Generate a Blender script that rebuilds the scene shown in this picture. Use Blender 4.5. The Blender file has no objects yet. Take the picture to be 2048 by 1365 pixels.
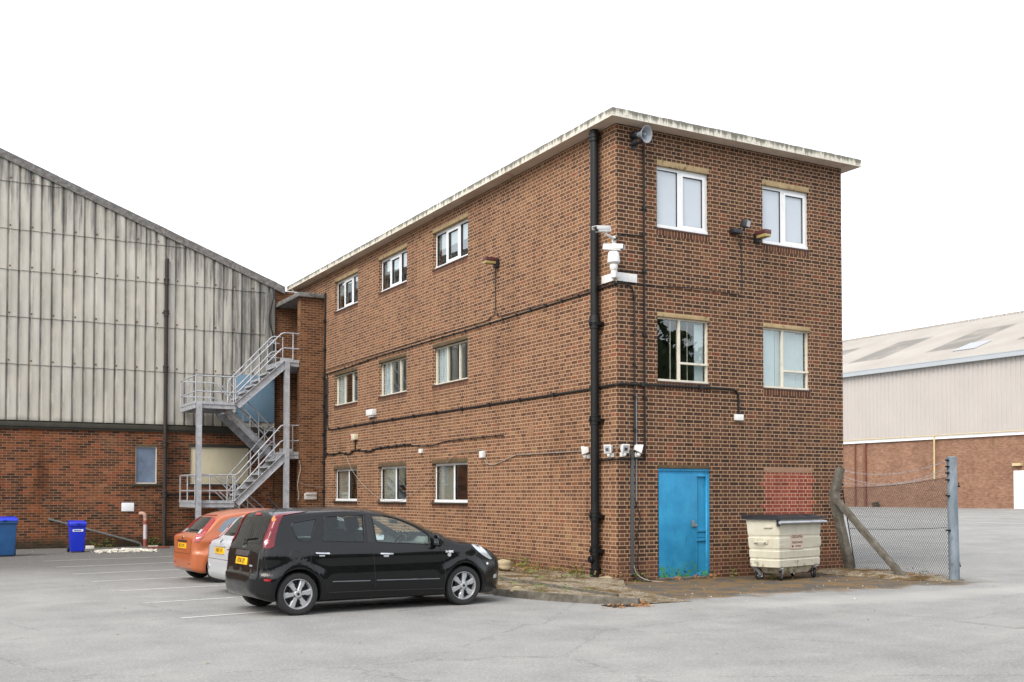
import bpy, bmesh, math, random
from math import sin, cos, pi, radians, sqrt, atan2
from mathutils import Vector, Matrix
from mathutils.bvhtree import BVHTree
from mathutils.geometry import delaunay_2d_cdt
random.seed(7)
SC = bpy.context.scene
OBJ = SC.collection.objects

# ------------------------------------------------------------------ camera
cam_d = bpy.data.cameras.new('camera')
cam = bpy.data.objects.new('camera', cam_d); OBJ.link(cam)
cam.location = (-11.4347, -16.4527, 1.6213)
cam.rotation_euler = (radians(90 + 1.5785), 0, radians(-29.2192))
cam_d.sensor_width = 36.0
cam_d.lens = 2149.70 / 2048 * 36
cam_d.shift_x = 0.0
cam_d.shift_y = (930.55 - 682.5) / 2048
cam_d.clip_start = 0.1; cam_d.clip_end = 3000
SC.camera = cam
SC.render.resolution_x = 1024; SC.render.resolution_y = 682

# ------------------------------------------------------------------ overcast sky, soft sun, exposure
SUN_EL, SUN_AZ = 46.0, -62.0        # azimuth measured from +Y towards +X
w = bpy.data.worlds.new('World'); SC.world = w; w.use_nodes = True
nt = w.node_tree; nt.nodes.clear()
sky = nt.nodes.new('ShaderNodeTexSky'); sky.sky_type = 'NISHITA'; sky.sun_disc = False
sky.sun_elevation = radians(SUN_EL); sky.sun_rotation = radians(180 + SUN_AZ + 0)
sky.dust_density = 4.0; sky.ozone_density = 0.6
b1 = nt.nodes.new('ShaderNodeBackground'); b1.inputs['Strength'].default_value = 0.05
b2 = nt.nodes.new('ShaderNodeBackground'); b2.inputs['Strength'].default_value = 0.72
b2.inputs['Color'].default_value = (0.97, 0.985, 1.0, 1)
ad = nt.nodes.new('ShaderNodeAddShader'); wo = nt.nodes.new('ShaderNodeOutputWorld')
nt.links.new(sky.outputs[0], b1.inputs['Color'])
nt.links.new(b1.outputs[0], ad.inputs[0]); nt.links.new(b2.outputs[0], ad.inputs[1])
nt.links.new(ad.outputs[0], wo.inputs['Surface'])
sd = bpy.data.lights.new('sun', 'SUN'); sd.energy = 1.4; sd.angle = radians(35); sd.color = (1.0, 0.96, 0.9)
sun = bpy.data.objects.new('sun', sd); OBJ.link(sun)
_d = Vector((sin(radians(180 + SUN_AZ + 36)) * cos(radians(SUN_EL)), cos(radians(180 + SUN_AZ + 36)) * cos(radians(SUN_EL)), sin(radians(SUN_EL))))
_d = Vector((-0.62, -0.33, 0.71)).normalized()
sun.rotation_euler = _d.to_track_quat('Z', 'Y').to_euler()
sky.sun_rotation = atan2(_d.x, _d.y)
sky.sun_elevation = math.asin(_d.z)
SC.view_settings.view_transform = 'Standard'
try: SC.view_settings.look = 'None'
except Exception: pass
SC.view_settings.gamma = 1.0
SC.view_settings.exposure = 1.0

# ------------------------------------------------------------------ material helpers
def lin(c):
    c = c / 255.0
    return c / 12.92 if c <= 0.04045 else ((c + 0.055) / 1.055) ** 2.4
def S(r, g, b, k=1.0):
    return (lin(r) * k, lin(g) * k, lin(b) * k, 1.0)

class W:
    def __init__(s, name):
        s.m = bpy.data.materials.new(name); s.m.use_nodes = True
        s.t = s.m.node_tree; s.t.nodes.clear()
        s.o = s.t.nodes.new('ShaderNodeOutputMaterial')
    def node(s, typ, ins=None, **props):
        n = s.t.nodes.new(typ)
        for k, v in props.items(): setattr(n, k, v)
        for k, v in (ins or {}).items(): s.put(n.inputs[k], v)
        return n
    def put(s, sock, v):
        if isinstance(v, bpy.types.NodeSocket): s.t.links.new(v, sock)
        elif v is not None: sock.default_value = v
    def math(s, op, a, b=None, c=None):
        n = s.t.nodes.new('ShaderNodeMath'); n.operation = op
        s.put(n.inputs[0], a)
        if b is not None: s.put(n.inputs[1], b)
        if c is not None: s.put(n.inputs[2], c)
        return n.outputs[0]
    def mix(s, f, a, b, blend='MIX'):
        n = s.t.nodes.new('ShaderNodeMix'); n.data_type = 'RGBA'; n.blend_type = blend
        s.put(n.inputs[0], f); s.put(n.inputs[6], a); s.put(n.inputs[7], b)
        return n.outputs[2]
    def ramp(s, f, stops, interp='LINEAR'):
        n = s.t.nodes.new('ShaderNodeValToRGB'); n.color_ramp.interpolation = interp
        e = n.color_ramp.elements
        while len(e) < len(stops): e.new(0.5)
        for i, (p, c) in enumerate(stops):
            e[i].position = p; e[i].color = c if len(c) == 4 else (*c, 1)
        s.put(n.inputs[0], f); return n.outputs[0]
    def mr(s, v, a, b, c=0.0, d=1.0, smooth=True):
        n = s.t.nodes.new('ShaderNodeMapRange'); n.interpolation_type = 'SMOOTHSTEP' if smooth else 'LINEAR'
        s.put(n.inputs[0], v)
        for i, x in enumerate((a, b, c, d)): s.put(n.inputs[1 + i], x)
        return n.outputs[0]
    def noise(s, vec, scale, detail=4.0, rough=0.55, out=0, dist=0.0):
        n = s.t.nodes.new('ShaderNodeTexNoise')
        if vec is not None: s.put(n.inputs['Vector'], vec)
        n.inputs['Scale'].default_value = scale; n.inputs['Detail'].default_value = detail
        n.inputs['Roughness'].default_value = rough; n.inputs['Distortion'].default_value = dist
        return n.outputs[out]
    def pos(s): return s.t.nodes.new('ShaderNodeNewGeometry').outputs['Position']
    def objc(s): return s.t.nodes.new('ShaderNodeTexCoord').outputs['Object']
    def uv(s): return s.t.nodes.new('ShaderNodeTexCoord').outputs['UV']
    def xyz(s, v):
        n = s.t.nodes.new('ShaderNodeSeparateXYZ'); s.put(n.inputs[0], v); return n.outputs
    def comb(s, x, y, z):
        n = s.t.nodes.new('ShaderNodeCombineXYZ')
        for i, v in enumerate((x, y, z)): s.put(n.inputs[i], v)
        return n.outputs[0]
    def scale(s, v, k):
        n = s.t.nodes.new('ShaderNodeVectorMath'); n.operation = 'MULTIPLY'
        s.put(n.inputs[0], v); n.inputs[1].default_value = k; return n.outputs[0]
    def bump(s, h, strength=0.3, dist=0.01):
        n = s.t.nodes.new('ShaderNodeBump'); n.inputs['Strength'].default_value = strength
        n.inputs['Distance'].default_value = dist; s.put(n.inputs['Height'], h); return n.outputs[0]
    def pbr(s, col, rough=0.6, metal=0.0, spec=0.5, normal=None, coat=0.0, coat_r=0.05):
        n = s.t.nodes.new('ShaderNodeBsdfPrincipled')
        s.put(n.inputs['Base Color'], col); s.put(n.inputs['Roughness'], rough)
        s.put(n.inputs['Metallic'], metal); s.put(n.inputs['Specular IOR Level'], spec)
        if coat: n.inputs['Coat Weight'].default_value = coat; n.inputs['Coat Roughness'].default_value = coat_r
        if normal is not None: s.put(n.inputs['Normal'], normal)
        s.t.links.new(n.outputs[0], s.o.inputs[0]); return n
    def surf(s, sock): s.t.links.new(sock, s.o.inputs[0])

def plain(name, col, rough=0.5, metal=0.0, vary=0.12, scale=6.0, spec=0.5, bump=0.0, coat=0.0, dirt=None, coords='obj'):
    """one paint / plastic / metal with slight mottling and optional grime"""
    q = W(name); v = q.objc() if coords == 'obj' else q.pos()
    n = q.noise(v, scale, 5, 0.6)
    dark = tuple(c * (1 - vary) for c in col[:3]) + (1,); lite = tuple(min(1, c * (1 + vary)) for c in col[:3]) + (1,)
    c = q.ramp(n, [(0.3, dark), (0.7, lite)])
    if dirt:
        d = q.mr(q.noise(q.scale(v, (3, 3, 0.8)), 2.2, 6, 0.7), 0.52, 0.72)
        c = q.mix(q.math('MULTIPLY', d, dirt[1]), c, dirt[0])
    r = q.mr(n, 0.3, 0.7, rough * 0.85, min(1, rough * 1.15), False)
    nm = q.bump(q.noise(v, scale * 12, 3), bump, 0.003) if bump else None
    q.pbr(c, r, metal, spec, nm, coat); return q.m

# ------------------------------------------------------------------ mesh builder
class MB:
    def __init__(s): s.v = []; s.f = []; s.mi = []; s.sm = []
    def face(s, pts, mi=0, smooth=False):
        b = len(s.v); s.v += [tuple(p) for p in pts]; s.f.append(tuple(range(b, b + len(pts)))); s.mi.append(mi); s.sm.append(smooth)
    def add(s, vs, fs, mi=0, smooth=False):
        b = len(s.v); s.v += [tuple(p) for p in vs]
        for f in fs: s.f.append(tuple(b + i for i in f)); s.mi.append(mi); s.sm.append(smooth)
        return s
    def box(s, x0, x1, y0, y1, z0, z1, mi=0, M=None):
        vs = [(x0, y0, z0), (x1, y0, z0), (x1, y1, z0), (x0, y1, z0), (x0, y0, z1), (x1, y0, z1), (x1, y1, z1), (x0, y1, z1)]
        if M is not None: vs = [M @ Vector(p) for p in vs]
        return s.add(vs, [(3, 2, 1, 0), (4, 5, 6, 7), (0, 1, 5, 4), (1, 2, 6, 5), (2, 3, 7, 6), (3, 0, 4, 7)], mi)
    def beam(s, a, b, wd, ht, mi=0, up=(0, 0, 1)):
        a, b = Vector(a), Vector(b); d = (b - a).normalized(); u = Vector(up)
        r = d.cross(u); r = r.normalized() if r.length > 1e-4 else Vector((1, 0, 0)); u = r.cross(d)
        c = [r * wd / 2 * i + u * ht / 2 * j for i, j in ((-1, -1), (1, -1), (1, 1), (-1, 1))]
        vs = [a + k for k in c] + [b + k for k in c]
        return s.add(vs, [(0, 1, 2, 3), (7, 6, 5, 4), (0, 4, 5, 1), (1, 5, 6, 2), (2, 6, 7, 3), (3, 7, 4, 0)], mi)
    def tube(s, pts, r, n=8, mi=0, closed=False, cap=True, smooth=True):
        pts = [Vector(p) for p in pts]; N = len(pts); rs = r if isinstance(r, (list, tuple)) else [r] * N
        t = []
        for i in range(N):
            a = pts[(i - 1) % N] if (closed or i > 0) else pts[0]; b = pts[(i + 1) % N] if (closed or i < N - 1) else pts[-1]
            d = b - a; t.append(d.normalized() if d.length > 1e-9 else Vector((0, 0, 1)))
        u = t[0].orthogonal().normalized(); vs = []
        for i in range(N):
            u = (u - t[i] * u.dot(t[i])); u = u.normalized() if u.length > 1e-6 else t[i].orthogonal().normalized()
            wv = t[i].cross(u)
            for k in range(n):
                a = 2 * pi * k / n; vs.append(pts[i] + (u * cos(a) + wv * sin(a)) * rs[i])
        fs = []
        for i in range(N if closed else N - 1):
            j = (i + 1) % N
            for k in range(n): fs.append((i * n + k, i * n + (k + 1) % n, j * n + (k + 1) % n, j * n + k))
        s.add(vs, fs, mi, smooth)
        if cap and not closed:
            s.add(vs[:n], [tuple(reversed(range(n)))], mi); s.add(vs[-n:], [tuple(range(n))], mi)
        return s
    def lathe(s, prof, M=None, n=24, mi=0, smooth=True, closed=False, cap=True):
        """prof: (radius, height) rows about local z"""
        M = M or Matrix(); vs = []; R = len(prof)
        for r, h in prof:
            for k in range(n):
                a = 2 * pi * k / n; vs.append(M @ Vector((r * cos(a), r * sin(a), h)))
        fs = []
        for i in range(R if closed else R - 1):
            j = (i + 1) % R
            for k in range(n): fs.append((i * n + k, i * n + (k + 1) % n, j * n + (k + 1) % n, j * n + k))
        s.add(vs, fs, mi, smooth)
        if cap and not closed:
            if prof[0][0] > 1e-5: s.add(vs[:n], [tuple(reversed(range(n)))], mi)
            if prof[-1][0] > 1e-5: s.add(vs[-n:], [tuple(range(n))], mi)
        return s
    def prism(s, poly, to3, depth, mi=0):
        """poly 2-D, to3(u,v,w) -> 3-D, from w=0 to w=depth"""
        n = len(poly); a = [to3(u, v, 0) for u, v in poly]; b = [to3(u, v, depth) for u, v in poly]
        return s.add(a + b, [tuple(reversed(range(n))), tuple(range(n, 2 * n))] + [(i, (i + 1) % n, n + (i + 1) % n, n + i) for i in range(n)], mi)
    def build(s, name, mats, parent=None, bevel=0.0, seg=2, angle=35, fix=True, merge=True, **props):
        me = bpy.data.meshes.new(name); me.from_pydata([tuple(p) for p in s.v], [], s.f)
        for m in (mats if isinstance(mats, (list, tuple)) else [mats]): me.materials.append(m)
        me.polygons.foreach_set('material_index', s.mi); me.polygons.foreach_set('use_smooth', s.sm)
        bm = bmesh.new(); bm.from_mesh(me)
        if merge: bmesh.ops.remove_doubles(bm, verts=bm.verts, dist=1e-5)
        if fix: bmesh.ops.recalc_face_normals(bm, faces=bm.faces)
        if bevel:
            ed = [e for e in bm.edges if len(e.link_faces) == 2 and e.calc_face_angle(0) > radians(40)]
            bmesh.ops.bevel(bm, geom=ed, offset=bevel, segments=seg, profile=0.6, affect='EDGES', clamp_overlap=True)
            for f in bm.faces: f.smooth = True
        uvl = bm.loops.layers.uv.new('UVMap')
        bm.normal_update()
        for f in bm.faces:
            nx, ny, nz = (abs(c) for c in f.normal)
            for l in f.loops:
                p = l.vert.co
                l[uvl].uv = (p.x, p.y) if nz >= nx and nz >= ny else ((p.y, p.z) if nx > ny else (p.x, p.z))
        bm.to_mesh(me); bm.free()
        if bevel or any(s.sm): me.set_sharp_from_angle(angle=radians(angle))
        o = bpy.data.objects.new(name, me); OBJ.link(o)
        if parent is not None: o.parent = parent
        for k, v in props.items(): o[k] = v
        return o

def thing(name, label, cat, loc=(0, 0, 0), rz=0.0, group=None):
    o = bpy.data.objects.new(name, None); OBJ.link(o); o.location = loc; o.rotation_euler = (0, 0, rz)
    o.empty_display_size = 0.3
    o['label'] = label; o['category'] = cat
    if group: o['group'] = group
    return o
def tag(o, label, cat, group=None):
    o['label'] = label; o['category'] = cat
    if group: o['group'] = group
    return o
def text_mesh(body, size, M, mat, name='lettering', parent=None, depth=0.002, xs=1.0, bold=0.0):
    cu = bpy.data.curves.new(name, 'FONT'); cu.body = body; cu.size = size; cu.align_x = 'CENTER'; cu.align_y = 'CENTER'
    cu.extrude = depth / 2; cu.offset = bold; cu.resolution_u = 3
    to = bpy.data.objects.new(name, cu); OBJ.link(to)
    dg = bpy.context.evaluated_depsgraph_get(); me = bpy.data.meshes.new_from_object(to.evaluated_get(dg))
    OBJ.unlink(to); bpy.data.objects.remove(to); bpy.data.curves.remove(cu)
    me.transform(M @ Matrix.Diagonal((xs, 1, 1, 1)))
    me.materials.clear(); me.materials.append(mat)
    o = bpy.data.objects.new(name, me); OBJ.link(o)
    if parent is not None: o.parent = parent
    return o
def frame_M(origin, right, up):
    r = Vector(right).normalized(); u = Vector(up).normalized(); n = r.cross(u)
    return Matrix(((r.x, u.x, n.x, origin[0]), (r.y, u.y, n.y, origin[1]), (r.z, u.z, n.z, origin[2]), (0, 0, 0, 1)))
def smooth_path(pts, sub=4):
    P = [Vector(p) for p in pts]; out = []
    for i in range(len(P) - 1):
        p0 = P[max(0, i - 1)]; p1 = P[i]; p2 = P[i + 1]; p3 = P[min(len(P) - 1, i + 2)]
        for k in range(sub):
            t = k / sub
            out.append(0.5 * ((2 * p1) + (p2 - p0) * t + (2 * p0 - 5 * p1 + 4 * p2 - p3) * t * t + (3 * p1 - p0 - 3 * p2 + p3) * t ** 3))
    out.append(P[-1]); return out
def interp(tab, x):
    if x <= tab[0][0]: return tab[0][1]
    for (a, p), (b, q) in zip(tab, tab[1:]):
        if x <= b:
            t = (x - a) / (b - a); return p + (q - p) * t
    return tab[-1][1]
def spl(tab, x):
    """monotone-ish smooth interpolation through a table"""
    n = len(tab)
    if x <= tab[0][0]: return tab[0][1]
    if x >= tab[-1][0]: return tab[-1][1]
    i = max(k for k in range(n - 1) if tab[k][0] <= x)
    x0, y0 = tab[i]; x1, y1 = tab[i + 1]; h = x1 - x0; d = (y1 - y0) / h
    def sl(k):
        if k <= 0 or k >= n - 1: return None
        a = (tab[k][1] - tab[k - 1][1]) / (tab[k][0] - tab[k - 1][0]); b = (tab[k + 1][1] - tab[k][1]) / (tab[k + 1][0] - tab[k][0])
        return 0.0 if a * b <= 0 else 2 * a * b / (a + b)
    m0 = sl(i); m1 = sl(i + 1); m0 = d if m0 is None else m0; m1 = d if m1 is None else m1
    t = (x - x0) / h
    return (2 * t ** 3 - 3 * t * t + 1) * y0 + (t ** 3 - 2 * t * t + t) * h * m0 + (-2 * t ** 3 + 3 * t * t) * y1 + (t ** 3 - t * t) * h * m1

# ------------------------------------------------------------------ materials
def brick_mat(name, cols, mortar, bond='english', stain=(0.0, 0.0, 0.0), pink=0.0, rust=0.0, course=0.075, wide=0.225, mw=0.0055, moss=0.0, dark=(0, 0)):
    q = W(name); uv = q.xyz(q.uv()); u, v = uv[0], uv[1]; p = q.pos(); pz = q.xyz(p)[2]
    row = q.math('FLOOR', q.math('DIVIDE', v, course)); par = q.math('FLOORED_MODULO', row, 2.0)
    if bond == 'english':
        wd = q.mr(par, 0, 1, wide, wide / 2, False); off = q.math('MULTIPLY', par, wide / 4)
    elif bond == 'stack': wd = wide; off = 0.0
    else:
        wd = wide; off = q.math('MULTIPLY', par, wide / 2)
    su = q.math('DIVIDE', q.math('ADD', u, off), wd); iu = q.math('FLOOR', su); fu = q.math('FRACT', su); fv = q.math('FRACT', q.math('DIVIDE', v, course))
    du = q.math('MULTIPLY', q.math('MINIMUM', fu, q.math('SUBTRACT', 1.0, fu)), wd)
    dv = q.math('MULTIPLY', q.math('MINIMUM', fv, q.math('SUBTRACT', 1.0, fv)), course)
    d = q.math('MINIMUM', du, dv)
    fine = q.noise(p, 55, 3, 0.6)
    d = q.math('ADD', d, q.math('MULTIPLY', q.math('SUBTRACT', fine, 0.5), 0.0045))
    mask = q.mr(d, mw - 0.0015, mw + 0.002)          # 0 mortar .. 1 brick
    wn = q.node('ShaderNodeTexWhiteNoise', {'Vector': q.comb(iu, row, 3.7)}, noise_dimensions='3D')
    wn2 = q.node('ShaderNodeTexWhiteNoise', {'Vector': q.comb(row, iu, 9.1)}, noise_dimensions='3D')
    patch = q.noise(p, 0.55, 4, 0.6)
    f = q.math('ADD', q.math('MULTIPLY', wn.outputs[0], 0.86), q.math('MULTIPLY', q.math('SUBTRACT', patch, 0.43), 0.9))
    c = q.ramp(f, cols)
    c = q.mix(q.math('MULTIPLY', wn2.outputs[0], 0.25), c, q.mix(1.0, c, (0.55, 0.55, 0.58, 1), 'MULTIPLY'))
    c = q.mix(q.mr(q.noise(p, 26, 5, 0.7), 0.35, 0.75, 0, 0.45), c, q.mix(1.0, c, (1.5, 1.4, 1.3, 1), 'MULTIPLY'))
    if pink:
        pm = q.mr(q.math('ADD', pz, q.math('MULTIPLY', q.noise(p, 1.2, 3), 0.22)), 0.44, 0.58, pink, 0.0)
        c = q.mix(pm, c, q.mix(wn.outputs[0], S(90, 62, 50, .7), S(114, 80, 64, .7)))
    mort = q.mix(q.noise(p, 3.0, 4), mortar, tuple(x * 0.72 for x in mortar[:3]) + (1,))
    if pink: mort = q.mix(q.math('MULTIPLY', pm, 0.75), mort, S(128, 88, 70, .8))
    c = q.mix(mask, mort, c)
    # weathering with its own outline
    big = q.noise(q.scale(p, (1, 1, 0.35)), 0.8, 6, 0.65)
    c = q.mix(q.mr(big, 0.48, 0.78, 0, 0.55), c, q.mix(1.0, c, (0.55, 0.5, 0.47, 1), 'MULTIPLY'))
    c = q.mix(q.mr(q.noise(q.scale(p, (5, 5, .22)), 1.0, 6, .7), .52, .72, 0, .38), c, q.mix(1.0, c, (0.5, .46, .43, 1), 'MULTIPLY'))
    pale = q.noise(p, 0.9, 5, 0.6)
    c = q.mix(q.mr(pale, 0.56, 0.78, 0, 0.2), c, S(166, 130, 98, .8))
    if rust:
        r = q.noise(q.scale(p, (1.0, 1, 0.3)), 1.1, 6, 0.7)
        c = q.mix(q.mr(r, 0.5, 0.72, 0, rust), c, S(120, 66, 20, .8))
        bl = q.noise(q.scale(p, (1.6, 1, 0.6)), 0.9, 6, 0.7)
        c = q.mix(q.mr(bl, 0.5, 0.68, 0, 0.6), c, q.mix(1.0, c, (0.3, 0.3, 0.34, 1), 'MULTIPLY'))
    if moss:
        mm = q.mr(q.math('ADD', pz, q.math('MULTIPLY', q.noise(p, 2.2, 4), 0.5)), 0.3, 0.75, moss, 0.0)
        c = q.mix(mm, c, q.mix(q.noise(p, 9, 4), (0.012, 0.012, 0.009, 1), (0.035, 0.03, 0.016, 1)))
    h = q.math('ADD', q.math('MULTIPLY', mask, 0.8), q.math('MULTIPLY', fine, 0.35))
    q.pbr(c, 0.9, 0, 0.25, q.bump(h, 0.55, 0.006)); return q.m

K = 0.78
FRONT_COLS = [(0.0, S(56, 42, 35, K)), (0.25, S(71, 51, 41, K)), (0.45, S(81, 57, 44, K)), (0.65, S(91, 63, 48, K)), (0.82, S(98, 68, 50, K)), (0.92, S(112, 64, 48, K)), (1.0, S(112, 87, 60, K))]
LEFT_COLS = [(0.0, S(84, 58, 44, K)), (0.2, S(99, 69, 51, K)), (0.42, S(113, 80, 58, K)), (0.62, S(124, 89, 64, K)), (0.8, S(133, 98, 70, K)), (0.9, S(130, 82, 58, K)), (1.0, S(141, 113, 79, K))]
SHED_COLS = [(0.02, S(50, 38, 33, K)), (0.3, S(86, 56, 42, K)), (0.5, S(106, 66, 46, K)), (0.7, S(118, 72, 48, K)), (0.88, S(134, 74, 50, K)), (1.0, S(138, 98, 72, K))]
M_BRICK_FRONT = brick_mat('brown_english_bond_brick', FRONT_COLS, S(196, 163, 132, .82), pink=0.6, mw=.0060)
M_BRICK_LEFT = brick_mat('tan_english_bond_brick', LEFT_COLS, S(200, 168, 140, .9), pink=0.45, mw=.0060)  # tan brick; part of this side's brighter light is put into its colours
M_BRICK_FIN = brick_mat('mixed_flemish_brick', [(a, (b[0] * .85, b[1] * .8, b[2] * .78, 1)) for a, b in LEFT_COLS], S(176, 140, 108, .75), bond='stretcher')
M_BRICK_SHED = brick_mat('old_red_stretcher_brick', SHED_COLS, S(178, 146, 116, .8), bond='stretcher', rust=0.6, moss=0.9, course=0.078, wide=0.236, mw=0.0042)
M_BRICK_NEW = brick_mat('orange_red_brick_infill', [(0.0, S(124, 64, 50, .72)), (0.5, S(146, 74, 58, .72)), (1.0, S(164, 90, 70, .72))], S(206, 168, 148, .85), bond='english', mw=.0062)
M_SOLDIER = brick_mat('brick_on_edge', [(0.0, S(70, 49, 40, K)), (.5, S(90, 60, 46, K)), (1.0, S(112, 72, 54, K))], S(176, 144, 116, .8), bond='stack', course=50.0, wide=.075)
M_BRICK_FAR = brick_mat('warehouse_brick', [(0.0, S(116, 88, 74, .8)), (0.4, S(136, 104, 86, .8)), (0.7, S(146, 112, 92, .8)), (1.0, S(158, 126, 106, .8))], S(178, 138, 112, .85), bond='stretcher', course=0.08, wide=0.24)

def concrete_slab_mat():
    q = W('weathered_white_concrete'); p = q.pos(); z = q.xyz(p)[2]
    base = q.ramp(q.noise(p, 2.5, 5), [(0.3, S(198, 194, 180, .9)), (0.7, S(224, 221, 210, .9))])
    ve = q.noise(q.scale(p, (9, 9, 0.6)), 1.0, 6, 0.75)
    up = q.mr(z, 8.58, 8.74, 0.0, 0.22)
    blk = q.mr(q.math('ADD', ve, up), 0.52, 0.7, 0, 0.9)
    c = q.mix(blk, base, S(92, 90, 83))
    lic = q.mr(q.noise(p, 5, 6, 0.7), 0.56, 0.7, 0, 0.4)
    c = q.mix(lic, c, S(150, 148, 104))
    sp = q.mr(q.noise(p, 28, 5, 0.75), 0.5, 0.66, 0, 0.6)
    c = q.mix(sp, c, S(110, 104, 88))
    q.pbr(c, 0.9, 0, 0.2, q.bump(q.noise(p, 60, 4), 0.4, 0.004)); return q.m
M_SLAB = concrete_slab_mat()
def soffit_mat():
    q = W('painted_soffit'); p = q.pos()
    c = q.ramp(q.noise(p, 1.1, 5), [(0.3, S(184, 166, 150)), (0.7, S(206, 192, 178))])
    q_ = q.mr(q.noise(p, 2.4, 5, 0.7), 0.56, 0.7, 0, 0.5)
    c = q.mix(q_, c, S(150, 120, 98))
    q.pbr(c, 0.85, 0, 0.2); return q.m
M_SOFFIT = soffit_mat()
def lintel_mat():
    q = W('tan_concrete_lintel'); p = q.pos()
    c = q.ramp(q.noise(p, 4, 5), [(0.3, S(160, 138, 104, .78)), (0.7, S(188, 166, 130, .78))])
    c = q.mix(q.mr(q.noise(p, 7, 6, 0.7), 0.52, 0.66, 0, 0.75), c, S(84, 64, 42, .8))
    q.pbr(c, 0.9, 0, 0.2, q.bump(q.noise(p, 70, 3), 0.3, 0.003)); return q.m
M_LINTEL = lintel_mat()
M_LINTEL_DK = plain('mossy_dark_lintel', S(88, 72, 48, .8), 0.9, vary=0.4, scale=5, coords='pos')
M_SILL = plain('dark_tile_sill', S(78, 56, 48, .8), 0.8, vary=0.35, scale=9, coords='pos')
M_UPVC = plain('white_upvc', S(226, 228, 230, .9), 0.35, vary=0.03, dirt=(S(150, 145, 135), 0.2), coords='pos')
M_CREAM = plain('cream_painted_steel', S(212, 206, 190, .9), 0.5, vary=0.06, dirt=(S(130, 110, 90), 0.35), coords='pos')
M_SEAL = plain('black_rubber_seal', S(24, 24, 24), 0.6, vary=0.1)

def glass_mat(name, tint, refl=1.0, rough=0.0):
    q = W(name); bf = q.node('ShaderNodeNewGeometry').outputs['Backfacing']; fr = q.node('ShaderNodeFresnel', {'IOR': q.mr(bf, 0, 1, 1.55, 1 / 1.55, False)}).outputs[0]
    f = q.math('MULTIPLY', fr, 1.15 * refl); f = q.math('MINIMUM', f, 1.0)
    g = q.node('ShaderNodeBsdfGlossy', {'Color': (0.93, 0.96, 0.97, 1), 'Roughness': rough}).outputs[0]
    t = q.node('ShaderNodeBsdfTransparent', {'Color': tint}).outputs[0]
    m = q.node('ShaderNodeMixShader', {0: f, 1: t, 2: g}).outputs[0]; q.surf(m); return q.m
M_GLASS = glass_mat('window_glass', (0.90, 0.93, 0.925, 1), 1.35)
M_CARGLASS = glass_mat('car_glass', (0.92, 0.97, 0.955, 1), .6)
M_TINTGLASS = glass_mat('privacy_glass', (0.66, 0.70, 0.70, 1), .55)
M_DARKGLASS = plain('dark_rear_glass', S(16, 18, 18), 0.03, vary=0.05, spec=0.5)
M_FROST = plain('pale_film_on_glass', S(178, 186, 194), 0.12, vary=0.02, spec=0.6, coords='pos')
M_FROST_BLUE = plain('blue_grey_obscured_glass', S(118, 134, 158, .75), 0.3, vary=0.3, scale=2.0, coords='pos', dirt=(S(70, 76, 84), .5))
M_ROOM = plain('room_plaster', S(168, 164, 152, .8), 0.9, vary=0.1, scale=1.0, coords='pos')
M_ROOM_DK = plain('room_dark', S(70, 66, 58, .8), 0.9, vary=0.2, scale=1.0, coords='pos')
M_CURT = plain('pale_blue_blind', S(204, 214, 220, .88), 0.9, vary=0.05, coords='pos')
M_CURT_GREY = plain('grey_roller_blind', S(186, 192, 196, .85), .9, vary=.06, coords='pos')
M_BLACKPIPE = plain('black_painted_iron', S(15, 16, 18), 0.42, vary=0.3, scale=5, bump=0.15, coords='pos', dirt=(S(38, 40, 40), .3), spec=.3)
M_CABLE = plain('black_cable', S(12, 12, 13), 0.6, vary=0.15)
M_CONDUIT = plain('grey_galvanised_conduit', S(128, 130, 132), 0.4, 0.4, vary=0.15)
M_WCABLE = plain('dirty_white_cable', S(150, 142, 130, .85), 0.6, vary=0.15)
M_WPLAST = plain('white_plastic', S(222, 222, 220, .9), 0.4, vary=0.04, dirt=(S(140, 136, 128), .25))
M_LENS = plain('dark_lens', S(20, 22, 26), 0.05, vary=0.05, spec=0.9)
M_LAMPGLASS = plain('grey_lamp_glass', S(150, 152, 156), 0.1, vary=0.1, spec=0.8)
M_BROWNPL = plain('maroon_brown_plastic', S(92, 52, 52, .8), 0.45, vary=0.15)
M_YELLOWPL = plain('yellowed_diffuser', S(176, 160, 104, .75), 0.35, vary=0.25, scale=12)
M_HORN = plain('grey_horn_enamel', S(150, 156, 164, .85), 0.35, vary=0.08)

def galv_mat():
    q = W('galvanised_steel'); p = q.pos()
    c = q.ramp(q.noise(p, 5, 6, 0.7), [(0.3, S(140, 143, 148)), (0.7, S(184, 187, 192))])
    c = q.mix(q.mr(q.noise(p, 3.0, 6, 0.7), 0.58, 0.72, 0, 0.55), c, S(104, 92, 76))
    q.pbr(c, q.mr(q.noise(p, 9, 3), 0.3, 0.7, 0.38, 0.6), 0.25, 0.5); return q.m
M_GALV = galv_mat()
def galvpost_mat():
    q = W('blue_grey_weathered_galvanised_post'); p = q.pos()
    c = q.ramp(q.noise(q.scale(p, (1, 1, .4)), 6, 6, 0.7), [(0.3, S(96, 108, 118, .9)), (0.55, S(128, 140, 150, .9)), (0.75, S(152, 160, 166, .9))])
    c = q.mix(q.mr(q.noise(p, 4, 6, 0.75), 0.58, 0.7, 0, 0.7), c, S(78, 74, 66))
    q.pbr(c, 0.6, 0.2, 0.4, q.bump(q.noise(p, 30, 4), 0.3, 0.004)); return q.m
M_GPOST = galvpost_mat()
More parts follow.
